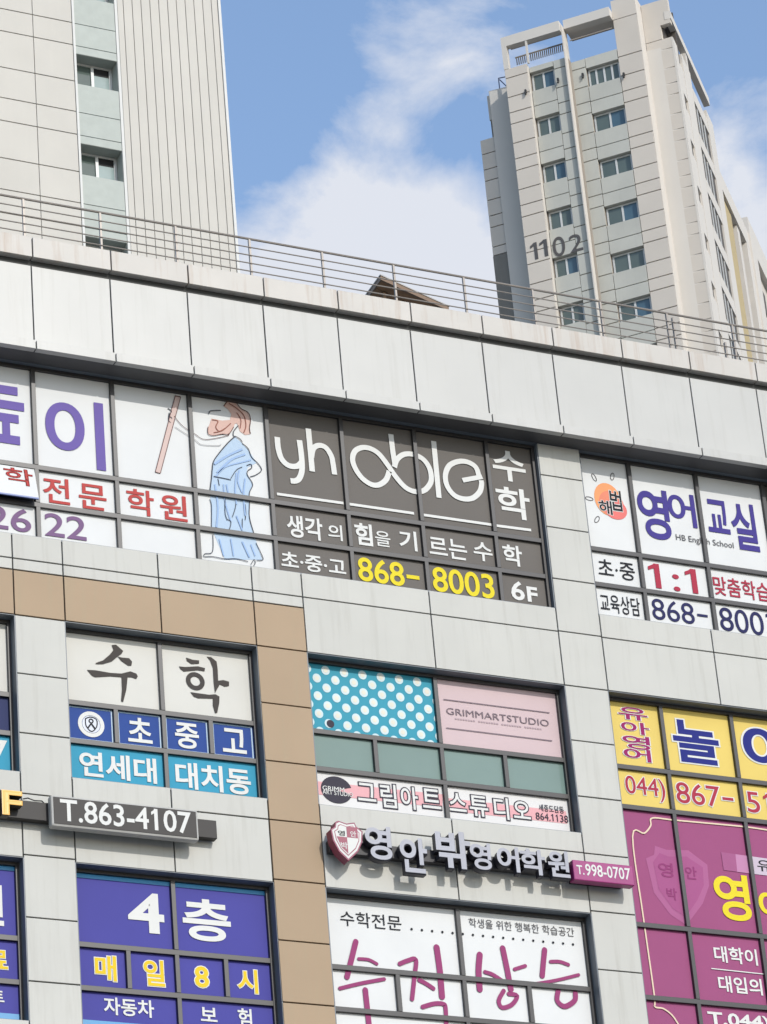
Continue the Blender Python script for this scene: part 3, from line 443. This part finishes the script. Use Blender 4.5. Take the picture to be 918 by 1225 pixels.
MB().disc(cx, cz, .12, .12, .1945).build('emblem_field', mat('ink_pale', (205, 212, 226), .4), WIN['W5M'])
em = MB(); em.ring(cx, cz + .045, .034, .018, .190)
em.stroke([(cx - .075, cz + .07), (cx - .07, cz - .03), (cx, cz - .1), (cx + .07, cz - .03), (cx + .075, cz + .07), (cx, cz + .1), (cx - .075, cz + .07)], .014, .1905)
em.stroke([(cx, cz + .01), (cx - .05, cz - .06)], .02, .1895); em.stroke([(cx, cz + .01), (cx + .05, cz - .06)], .02, .1885)
em.build('emblem_mark', ink('black'), WIN['W5M'])
MB().ring(16.833, 21.378, .128, .066, .192, sx=1.02).build('brush_stroke', ink('ink'), WIN['W5M'])
# orange ball logo
MB().disc(23.29, 24.985, .215, .262, .116, 28).build('logo_ball', mat('ink_orange', (246, 150, 66), .4), WIN['W6R'])
MB().disc(23.34, 24.92, .20, .21, .1152, 28).build('logo_ball', mat('ink_midorange', (240, 122, 74), .4), WIN['W6R'])
MB().disc(23.395, 24.84, .185, .16, .1145, 28).build('logo_ball', mat('ink_redorange', (232, 92, 82), .4), WIN['W6R'])
sp_ = MB()
for (x, z), a_ in zip(((23.111, 25.31), (23.411, 25.37), (23.075, 24.632), (22.99, 24.952)), (.4, -.3, -.6, 1.5)):
    L_ = [(x + .028 * math.cos(t) * math.cos(a_) - .06 * math.sin(t) * math.sin(a_), z + .028 * math.cos(t) * math.sin(a_) + .06 * math.sin(t) * math.cos(a_)) for t in [i * math.pi / 4 for i in range(9)]]
    sp_.stroke(L_, .012, .115)
sp_.build('logo_spark', ink('grey'), WIN['W6R'])
# dots on cyan film
d2 = MB(); cl = (18.385, A2(20.188) - .035, Z5[1] + .036, 21.845)
for i in range(-6, 22):
    for j in range(-12, 12):
        x = 18.571 + .2675 * i + .1315 * j; z = 21.643 - .1285 * j
        if cl[0] - .05 < x < cl[1] + .05 and cl[2] - .05 < z < cl[3] + .05:
            MB().disc(x, z, .061, .065, .196, 18, cl).build('printed_dot', mat('ink_dot', (208, 232, 236), .5), WIN['W5A']); d2.disc(x, z, .034, .036, .1945, 12, cl)
d2.build('dot_centres', mat('ink_dot2', (226, 222, 204), .4), WIN['W5A'], kind='stuff')
MB().disc(18.715, 21.0, .055, .055, .193).build('printed_mark', ink('slate2'), WIN['W5A'])
# C logo of the banner
pc_ = [(18.72, 20.064)]; a0 = .28
pc_ = [(18.74, 20.06)] + [(18.725 + .222 * math.cos(a0 + (2 * math.pi - 2 * a0) * i / 30), 20.06 + .19 * math.sin(a0 + (2 * math.pi - 2 * a0) * i / 30)) for i in range(31)]
o = MB().poly(pc_, .1935).build('printed_logo', ink('slate2'), WIN['W5A'], 'dark notched disc logo'); tri_cleanup(o.data)
o = MB().poly([(A2(20.188) + .04, 19.94), (22.09, 19.94), (22.09, 20.12), (A2(20.188) + .04, 20.12)], .197).build('printed_shape', ink('bandp'), WIN['W5A'])
sd = MB()
for i in range(34):
    x = 20.56 + i * .0385
    if i % 9 != 8: sd.box(x, x + .026, .194, .197, 21.283, 21.305)
sd.build('small_print', mat('ink_faintgrey', (176, 150, 158), .5), WIN['W5A'])
dd = MB()
for i in range(17):
    x = 19.629 + (21.967 - 19.629) * i / 16; dd.disc(x, 18.218, .017, .017, .19, 10)
dd.build('printed_dots', ink('black'), WIN['W4P'])

# ================================================================ mounted signs
def dropped(text_key): return [t for t in TEXTS if t[0] == text_key]
darkm = mat('sign_dark', (74, 70, 68), .5, var=.06, spec=.25, k=.45)
S1 = thing('phone_sign', 'dark rimmed sign box with phone number 863-4107 on a grey rail', 'sign', (15.5, -.1, 19.0))
def rel(o, root): o.location = (-root.location.x, -root.location.y, -root.location.z); return o
rel(MB().box(11.9, 16.853, -.14, -.03, 19.045, 19.29).build('sign_rail', darkm, S1, bevel=.006), S1)
rel(MB().box(14.602, 16.554, -.27, -.141, 18.932, 19.352).build('sign_box', mat('sign_rim', (196, 194, 188), .4), S1, bevel=.03), S1)
rel(MB().box(14.632, 16.524, -.274, -.262, 18.962, 19.322).build('sign_face', darkm, S1, bevel=.01), S1)
br = MB()
for x in (12.3, 14.45, 15.1, 16.1): br.box(x, x + .05, -.03, 0.002, 19.06, 19.27)
rel(br.build('bracket', darkm, S1), S1)
cb_ = MB(); pts_ = [(14.29, -.13, 19.31), (14.36, -.12, 19.335), (14.45, -.11, 19.315), (14.55, -.1, 19.325), (14.62, -.05, 19.30)]
for a, b in zip(pts_, pts_[1:]): cb_.tube(a, b, .008, 6)
rel(cb_.build('cable', mat('cable_black', (30, 30, 30), .5), S1), S1)
for t in dropped('SBt'): rel(letters(t[1], t[2], t[3], t[4], t[5], -.279, ink('white'), S1, .03), S1)
for t in dropped('SB'):
    rel(letters(t[1], t[2], t[3], t[4], t[5], -.286, mat('amber_face', (245, 180, 30), .35), S1, .05), S1)
    rel(letters(t[1], t[2], t[3], t[4], t[5], -.28, mat('amber_side', (60, 46, 30), .5), S1, .05, extrude=.13, name='letter_body'), S1)
S2 = thing('academy_sign', 'raised silver lettering with red shield and magenta phone box on a dark rail', 'sign', (20.5, -.1, 19.05))
rel(MB().box(18.40, 21.83, -.13, -.03, 19.03, 19.20).build('sign_rail', mat('sign_black', (44, 42, 48), .5), S2, bevel=.005), S2)
sv = mat('letter_silver', (190, 191, 200), .45, spec=.2); sdk = mat('letter_side', (58, 56, 66), .5)
for t in dropped('SA'):
    rel(letters(t[1], t[2], t[3], t[4], t[5], -.262, sv, S2, .05, grow=0), S2)
    rel(letters(t[1], t[2] + .012, t[3] + .012, t[4] - .012, t[5] - .012, -.255, sdk, S2, .06, extrude=.12, name='letter_body'), S2)
rel(MB().prism(SHIELD, -.275, -.13).build('shield_body', mat('shield_rim', (150, 62, 92), .4), S2, bevel=.006), S2)
def shr(k_): return [(18.586 + (p[0] - 18.586) * k_, 19.18 + (p[1] - 19.18) * k_) for p in SHIELD]
o = MB().poly(shr(.9), -.2765).build('shield_field', ink('white'), S2); tri_cleanup(o.data); rel(o, S2)
rel(MB().prism(shr(.78), -.2785, -.2775).build('shield_line', mat('shield_red', (156, 52, 84), .4), S2), S2)
rel(MB().prism(shr(.73), -.2800, -.2787).build('shield_field', ink('white'), S2), S2)
rel(MB().box(18.586, 18.74, -.2812, -.2802, 19.185, 19.335).build('shield_quarter', MATS['shield_red'], S2), S2)
rel(MB().prism([(18.44, 19.185), (18.586, 19.185), (18.586, 18.96), (18.50, 19.04)], -.2812, -.2802).build('shield_quarter', MATS['shield_red'], S2), S2)
for i, t in enumerate(dropped('SAs')): rel(letters(t[1], t[2], t[3], t[4], t[5], -.2825, ink('black') if i == 0 else ink('white'), S2, .03), S2)
rel(MB().box(21.83, 22.73, -.275, -.14, 18.928, 19.21).build('sign_box', mat('sign_magenta', (168, 48, 124), .35), S2, bevel=.012), S2)
rel(MB().box(21.9, 22.66, -.14, -.001, 18.98, 19.16).build('bracket', MATS['sign_black'], S2), S2)
rb = MB()
for x in (18.6, 19.6, 20.6, 21.6): rb.box(x, x + .05, -.03, 0.002, 19.04, 19.19)
rel(rb.build('bracket', MATS['sign_black'], S2), S2)
for t in dropped('SAt'): rel(letters(t[1], t[2], t[3], t[4], t[5], -.279, ink('white'), S2, .03), S2)

# ================================================================ roof railing
RLS = thing('roof_railing', 'thin steel railing of five bars along the roof edge', 'railing', (19, -.2, 27.36))
steel = mat('railing_steel', (156, 148, 140), .4, metal=.2, var=.1)
def rr(o): return rel(o, RLS)
for i, z in enumerate((28.08, 27.93, 27.80, 27.67, 27.54)):
    rr(MB().tube((XL, -.2 - .02 * (i > 0), z), (XR, -.2 - .02 * (i > 0), z), .017 if i == 0 else .009, 8).build('rail', steel, RLS))
p0_ = None
for k in range(-6, 16):
    x = 14.58 + 1.0995 * k
    if not XL < x < XR: continue
    if p0_ is None: 
        p0_ = MB().box(-.014, .014, -.215, -.18, 27.3, 28.065).build('post', steel, RLS); o = p0_
    else: o = p0_.copy(); COL.objects.link(o); o.parent = RLS
    o.location = (x - 19, .2, -27.36)
rr(MB().box(24.56, 24.585, -.215, -.175, 27.3, 28.02).build('post', steel, RLS))
rr(MB().box(25.40, 25.43, -.215, -.175, 27.3, 27.75).build('bracket', steel, RLS))

# ================================================================ rooftop canopy
CN = thing('rooftop_canopy', 'small brown boarded canopy roof rising behind the railing', 'canopy', (21.55, 3.0, 26.5), math.radians(20))
brn = mat('canopy_boards', (190, 150, 112), .7, var=.15, nscale=6); wtm = mat('canopy_trim', (150, 124, 100), .5)
def shear(o):
    for v in o.data.vertices: v.co.x += v.co.y * .42
    return o
for i in range(8): shear(MB().box(.02, 1.42, .03 + .19 * i, .03 + .19 * i + .175, 3.50, 3.54).build('board', brn, CN))
cb = MB(); cb.box(-.02, 1.47, -.02, .02, 3.49, 3.56); cb.box(-.02, .015, .021, 1.6, 3.49, 3.56); cb.box(1.43, 1.47, .021, 1.6, 3.49, 3.56)
shear(cb.build('fascia', wtm, CN))
shear(MB().box(-.03, 1.48, -.03, 1.61, 3.561, 3.58).build('roof_sheet', mat('canopy_sheet', (200, 196, 190), .5), CN))
for x in (.15, 1.25):
    for y in (.2, 1.35): shear(MB().box(x, x + .07, y, y + .07, 0, 3.49).build('post', wtm, CN))

# ================================================================ left tower (parallel to the street front)
YT = 34.157
LT = thing('apartment_tower', 'cream apartment tower with ribbed cladding and one column of windows, upper left', 'building', (27, YT, 0), 0, 'apartment towers')
cre = mat('tower_cream', (214, 210, 201), .8, var=.03, nscale=.9, streak=.08, objvar=.015, bump=.15, stain=(.6, .56, .5), k=.70)
crw = mat('tower_trim', (222, 222, 218), .7, var=.02, k=.74)
grn = mat('tower_greengrey', (194, 200, 193), .85, var=.04, nscale=4, bump=.2, objvar=.015, k=.70)
jnt = mat('tower_joint', (176, 166, 156), .9)
wfr = mat('tower_window_frame', (226, 228, 226), .4)
wgl = mat('tower_glass', (104, 118, 112), .06, var=.12, nscale=.5, spec=.7, k=.6)
wgl2 = mat('tower_glass_pale', (176, 196, 194), .12, var=.15, nscale=1.2, spec=.6, k=.6)
wglb = mat('tower_glass_blue', (92, 124, 142), .08, var=.15, nscale=.7, spec=.7, k=.5)
wdk = mat('tower_recess', (188, 192, 184), .8)
def lt(o): o.location = (-27, -YT, 0); return o
# body with the window shaft left open
lt(MB().box(18, 29.49, YT + .05, YT + 14, 0, 84).build('wall', jnt, LT)); lt(MB().box(30.66, 33.72, YT + .05, YT + 14, 0, 84).build('wall', jnt, LT))
lt(MB().box(29.49, 30.66, YT + .6, YT + 14, 0, 84).build('wall', jnt, LT))
lt(MB().box(18, 33.72, YT + .051, YT + 14.01, 84, 84.6).build('roof', cre, LT))
zk = []
for k in range(-4, 3):
    for z in (58.035, 57.315, 56.15): zk.append(z + 2.85 * k)
zk.sort()
xv = [21.3, 22.47, 23.64, 24.8, 25.97, 27.14, 28.31, 29.42]
for a, b in zip(xv, xv[1:]):
    for z0, z1 in zip(zk, zk[1:]): lt(MB().box(a + .008, b - .008, YT, YT + .06, z0 + .014, z1 - .014).build('wall_panel', cre, LT, bevel=.006))
lt(MB().box(29.425, 29.488, YT - .02, YT + .3, zk[0], zk[-1]).build('edge_strip', crw, LT))
lt(MB().box(30.665, 30.74, YT - .005, YT + .3, zk[0], zk[-1]).build('edge_strip', crw, LT))
lt(MB().box(33.715, 33.79, YT - .03, YT + 14, 0, 84).build('edge_strip', crw, LT))
xr = [30.745] + [30.925 + .2602 * k for k in range(11)] + [33.71]
for a, b in zip(xr, xr[1:]): lt(MB().box(a + .007, b - .007, YT, YT + .06, zk[0], zk[-1]).build('rib_panel', cre, LT, bevel=.01))
lt(MB().box(18, 29.41, YT + .01, YT + .055, 0, zk[0]).build('lower_wall', cre, LT)); lt(MB().box(18, 33.7, YT + .01, YT + .055, zk[-1], 84).build('upper_wall', cre, LT))
lt(MB().box(18, 21.29, YT + .012, YT + .054, zk[0], zk[-1]).build('side_strip', cre, LT)); lt(MB().box(30.75, 33.7, YT + .011, YT + .054, 0, zk[0]).build('lower_wall', cre, LT))
for k in range(-4, 3):
    zt_, zb_ = 57.065 + 2.85 * k, 56.09 + 2.85 * k; zlo = zb_ - 1.875
    J = [zb_, 55.185 + 2.85 * k, 54.465 + 2.85 * k, zlo]
    for i, (z1, z0) in enumerate(zip(J, J[1:])):
        if z1 > z0 + .05 and z0 > 40: lt(MB().box(29.495, 30.655, YT + .01, YT + .6, z0 + (.012 if i < 2 else 0), z1 - (.012 if i else 0)).build('wall_panel', grn, LT, 'grey green infill panel under the window'))
    w = lt(MB().box(29.50, 30.65, YT + .40, YT + .45, zt_ - .07, zt_).box(29.50, 30.65, YT + .40, YT + .45, zb_ + .002, zb_ + .06)
           .box(29.50, 29.56, YT + .40, YT + .45, zb_ + .06, zt_ - .07).box(30.05, 30.13, YT + .39, YT + .45, zb_ + .06, zt_ - .07).box(30.57, 30.65, YT + .40, YT + .45, zb_ + .06, zt_ - .07)
           .build('window', wfr, LT))
    MB().box(29.56, 30.05, YT + .43, YT + .44, zb_ + .06, zt_ - .07).build('pane', wgl, w)
    MB().box(30.13, 30.57, YT + .425, YT + .435, zb_ + .06, zt_ - .30).build('pane', wgl2, w)
    MB().box(30.13, 30.57, YT + .427, YT + .437, zt_ - .30, zt_ - .07).build('pane', mat('dark_room', (28, 28, 30), .8), w)
    lt(MB().box(29.492, 29.497, YT + .02, YT + .40, zb_, zt_).box(30.653, 30.658, YT + .02, YT + .40, zb_, zt_).box(29.5, 30.65, YT + .02, YT + .40, zt_ - .010, zt_ - .003).build('window_lining', wdk, LT))

# ================================================================ right tower 1102
TH = math.radians(-47)
RT = thing('apartment_tower', 'stepped cream tower numbered 1102 with green grey window bays, upper right', 'building', (82.84, 88.66, 0), TH, 'apartment towers')
c2 = mat('tower2_cream', (224, 215, 203), .85, var=.035, nscale=.5, streak=.12, objvar=.02, bump=.1, stain=(.5, .45, .4), k=.70)
c2w = mat('tower2_cream_lit', (222, 216, 207), .8, var=.02, nscale=.4, k=.74)  # cream lightened; sunlit look of step and side faces put into colour
g2 = mat('tower2_green', (208, 208, 199), .88, var=.05, nscale=.8, streak=.16, objvar=.02, k=.66, stain=(.3, .3, .28))
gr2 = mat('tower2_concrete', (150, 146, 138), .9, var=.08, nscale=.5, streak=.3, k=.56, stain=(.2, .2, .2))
tn2 = mat('tower2_tan', (206, 186, 140), .85, var=.05, k=.66)
dk2 = mat('tower2_opening', (104, 98, 92), .8, var=.15, nscale=1.0, k=.6)
jn2 = mat('tower2_joint', (172, 162, 150), .9)
def tb(s0, s1, n0, n1, z0, z1, name, m, lab=None, bev=0): return MB().box(s0, s1, n0, n1, z0, z1).build(name, m, RT, lab, bevel=bev)
TOP = 107.45
tb(-7.46, -4.16, .66, 14, 0, TOP - .02, 'wall', jn2); tb(-7.46, -6.28, .3, .65, 0, TOP - .03, 'wall', jn2); tb(-4.9, -4.27, .45, .65, 0, TOP - .03, 'wall', jn2); tb(-4.14, -.38, 1.37, 14, 0, TOP - .01, 'wall', jn2); tb(-4.17, -3.42, 1.05, 1.36, 0, TOP - .03, 'wall', jn2); tb(-.33, 1.07, 2.06, 2.8, 0, 107.0, 'wall', jn2)
FLO = 2.825
def col(s0, s1, n, ztop, m, offs, zmin=84, lab=None, th=.07):
    zs = [ztop] + sorted([106.87 - FLO * k + o for k in range(0, 9) for o in offs if zmin < 106.87 - FLO * k + o < ztop - .15], reverse=True) + [zmin]
    for z1, z0 in zip(zs, zs[1:]):
        tb(s0 + .01, s1 - .01, n, n + th, z0 + .025, z1 - .025, 'wall_panel', m, lab, .01)
OF = (0, -1.18, -2.13)
col(-7.47, -6.26, 0, TOP, c2, OF, th=.4)
tb(-6.262, -6.256, .02, .40, 84, TOP, 'edge_strip', c2w)  # paler sheet on the step face, its sunlit brightness painted in
# bay 1 (green), window column s -6.24..-4.95 ; bay 2 window column s -3.38..-1.66
def bay(sw0, sw1, s1, n, zt0, hh, m, nm, four=False):
    for k in range(0, 9):
        zt = zt0 - FLO * k; zb = zt - hh; zn = zt - FLO
        w = MB(); t = .09; a, b = sw0 + .02, sw1 - .02; y = n + .22
        w.box(a, b, y, y + .08, zt - t, zt - .002).box(a, b, y, y + .08, zb + .002, zb + t).box(a, a + t, y, y + .08, zb + t, zt - t).box(b - t, b, y, y + .08, zb + t, zt - t)
        ms = [a + (b - a) * q for q in ((.25, .5, .75) if (four and k == 0) else (.5,))]
        for q in ms: w.box(q - .05, q + .05, y - .005, y + .08, zb + t, zt - t)
        wo = w.build('window', wfr, RT)
        e_ = [a + t] + ms + [b - t]
        for i in range(len(e_) - 1):
            gm = wglb if (i == len(e_) - 2 and k % 2 == (1 if four else 0)) or (four and i == 1 and k in (3,)) else wgl
            MB().box(e_[i] + (.05 if i else 0), e_[i + 1] - (.05 if i < len(e_) - 2 else 0), y + .03, y + .04, zb + t, zt - t).build('pane', gm, wo)
        for z1, z0 in ((zb, zb - .95 + (.0)), (zb - .95, zn)):
            tb(sw0 + .008, sw1 - .008, n + .004, n + .3, z0 + .02, z1 - .02, 'wall_panel', m, None, .01)
    tb(sw0 + .008, sw1 - .008, n + .004, n + .3, zt0 + .02, TOP - .05, 'wall_panel', m)
bay(-6.245, -4.95, -4.16, .4, 107.07, 1.12, g2, 'a')
col(-4.945, -4.255, .4, TOP - .04, g2, OF)
bay(-3.40, -1.66, 0, 1.0, 106.76, 1.10, g2, 'b', True)
col(-4.185, -3.41, 1.0, TOP - .04, g2, OF)
tb(-4.25, -4.19, .2, 1.0, 84, 109.3, 'fin', c2w)
col(-1.65, -.36, 1.0, 109.2, c2, OF, th=.3)
tb(-.362, -.35, 1.02, 2.0, 84, 109.9, 'edge_strip', c2w)  # next step face, sunward brightness again carried by the paler colour
col(-.345, 1.10, 2.0, 107.9, c2, tuple(o + .35 for o in OF), th=.3)
# lower plain shafts
for s0, s1, n in ((-7.48, -6.26, .01), (-6.26, -4.16, .31), (-4.16, -.36, 1.01), (-.34, 1.1, 2.01)): tb(s0, s1, n, n + .3, 0, 83.99, 'lower_wall', c2)
# roof frame: posts, beams
tb(-7.48, -4.26, 0, .35, 108.85, 109.45, 'roof_beam', c2w); tb(-7.48, -7.22, .001, .35, TOP, 108.849, 'roof_post', c2w)
tb(-4.18, -1.66, .5, 1.0, 109.2, 109.75, 'roof_beam', c2w); tb(-4.18, -1.66, 1.01, 1.9, 109.3, 109.7, 'roof_slab', c2)
tb(-7.21, -4.26, .36, .8, 109.1, 109.4, 'roof_slab', c2)
tb(-1.65, -.36, 1.0, 5, 109.21, 110.4, 'roof_block', c2)
tb(-1.65, -.38, 1.31, 5, 107.0, 109.19, 'roof_block', c2)
tb(-.34, 1.10, 2.0, 2.3, 108.75, 110.3, 'roof_beam', c2)
tb(-.34, .55, 2.0, 2.3, 107.91, 108.749, 'roof_post', c2)
tb(-.3, 1.0, 3.2, 3.3, 107.0, 110.2, 'void_shade', dk2)  # dark sheet painting the shaded void behind the roof opening
fz = tb(-7.2, -4.3, 1.3, 1.36, 108.9, 108.96, 'louvre_rail', jn2)
for i in range(26): MB().box(-7.15 + i * .11, -7.1 + i * .11, 1.31, 1.34, 108.45, 108.9).build('louvre_slat', jn2, RT)
tb(-6.2, -6.1, .02, .12, TOP, 108.9, 'roof_post', c2w)
tb(-3.97, -1.67, .6, .65, 108.45, 108.5, 'roof_rail', jn2)
# left recess and low blocks
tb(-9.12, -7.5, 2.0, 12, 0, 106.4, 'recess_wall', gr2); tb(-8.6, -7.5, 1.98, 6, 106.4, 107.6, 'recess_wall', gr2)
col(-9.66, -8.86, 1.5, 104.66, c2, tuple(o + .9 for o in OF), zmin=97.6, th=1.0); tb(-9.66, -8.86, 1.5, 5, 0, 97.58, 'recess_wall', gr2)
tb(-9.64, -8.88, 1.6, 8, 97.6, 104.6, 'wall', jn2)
tb(-9.05, -8.55, 1.6, 3.5, 105.8, 107.3, 'wall_panel', c2)
wr = MB(); wr.tube((-8.4, 1.9, 107.6), (-8.4, 1.9, 108.4), .03).tube((-8.4, 1.9, 108.4), (-7.9, 1.9, 108.35), .03).tube((-8.35, 1.9, 108.3), (-7.55, 1.4, 106.9), .03)
wr.build('roof_handrail', mat('blue_grey_pipe', (90, 100, 130), .5), RT)
# small wall vents
for s, z, n in ((-6.45, 105.72, 0), (-4.75, 106.05, .3), (-3.6, 106.4, 1.0), (-1.45, 105.7, 1.0)):
    MB().box(s - .05, s + .05, n - .12, n, z - .09, z + .09).tube((s, n - .05, z - .05), (s, n - .12, z - .22), .05).build('vent_cap', mat('vent_dark', (60, 58, 56), .6), RT)
for ch, s0, s1, z0, z1 in (('1', -7.2, -6.84, 95.74, 96.72), ('1', -6.70, -6.30, 95.76, 96.74), ('0', -6.14, -5.50, 95.80, 96.93), ('2', -5.26, -4.58, 95.80, 96.80)):
    n_ = 0 if ch == '1' else .4
    letters(ch, s0, s1, z0, z1, n_ - .025, mat('number_dark', (92, 88, 86), .5), RT, .0, extrude=.025, name='number')
# ---- receding side wing
SW = math.radians(47) - TH
cs, sn = math.cos(math.radians(94)), math.sin(math.radians(94))
def sb(t0, t1, d0, d1, z0, z1, name, m, lab=None):      # t along the wing, d inward from its face
    b = MB().box(t0, t1, d0, d1, z0, z1)
    b.v = [(1.13 + x * cs - y * sn, 2.0 + x * sn + y * cs, z) for x, y, z in b.v]
    return b.build(name, m, RT, lab)
sb(.05, 8.6, .12, 10, 0, 107.4, 'wall', c2w); sb(8.6, 16.2, .9, 10, 0, 104.0, 'wall', c2w); sb(16.3, 30, .3, 10, 0, 104.5, 'wall', c2)
sb(0, .85, 0, .11, 0, 107.8, 'side_pier', c2w); sb(1.75, 3.7, -.02, .11, 0, 107.9, 'side_pier', c2w); sb(7.05, 8.6, -.05, .11, 0, 107.7, 'side_pier', c2w)
sb(.0, 8.7, -.03, .3, 109.0, 109.5, 'roof_beam', c2w); sb(.3, 8.5, .5, .6, 106.9, 108.84, 'void_shade', dk2)  # second piece: dark sheet in place of the shade below the beam
sb(3.1, 3.5, -.01, .4, 107.91, 108.84, 'roof_post', c2w)
for k in range(0, 9):
    z = 106.9 - FLO * k
    sb(.86, 1.74, 0, .11, z - 2.0, z - .15 + .02, 'side_panel', c2w); sb(.95, 1.5, .06, .115, z - 2.75, z - 2.05, 'window', dk2)
    sb(3.71, 7.04, -.03, .11, z - .75, z + .1, 'side_panel', c2w)
    w = sb(3.71, 7.04, .04, .118, z - 2.72, z - .76, 'window', dk2)
    q = MB()
    for t in (4.4, 5.2, 6.0): q.box(t, t + .1, .0, .04, z - 2.7, z - .78)
    q.v = [(1.13 + x * cs - y * sn, 2.0 + x * sn + y * cs, zz) for x, y, zz in q.v]; q.build('frame', wfr, w)
    if k > 0:
        z = 107.0 - FLO * k
        sb(8.7, 9.3, .3, .9, z - .9, z - .1, 'side_panel', c2w); sb(9.3, 10.1, .5, .89, z - 2.6, z - 1.0, 'window', dk2)
        sb(10.1, 12.2, .25, .89, z - 2.82, z, 'balcony_front', tn2); sb(12.3, 13.2, .5, .89, z - 2.5, z - .8, 'window', dk2)
        sb(13.3, 14.0, .2, .89, z - 2.82, z, 'side_pier', c2w); sb(14.1, 15.3, .5, .89, z - 2.5, z - .9, 'window', dk2); sb(15.3, 16.3, .1, .89, z - 2.82, z, 'side_pier', c2w)
        sb(18.6, 19.8, .2, .31, z - 2.3, z - .9, 'window', dk2); sb(21, 22.2, .2, .31, z - 2.3, z - .9, 'window', dk2)
sb(8.6, 16.3, .1, 1.2, 104.2, 105.4, 'roof_beam', c2w); sb(16.3, 30, 0, .5, 104.5, 106.4, 'roof_beam', c2w); sb(16.3, 17.8, .0, .3, 0, 104.5, 'side_pier', c2w)
for o in list(SC.objects):
    if o.type == 'MESH' and any(len(p.vertices) > 4 for p in o.data.polygons[:2]) and o.name.startswith(('printed', 'shield')): pass
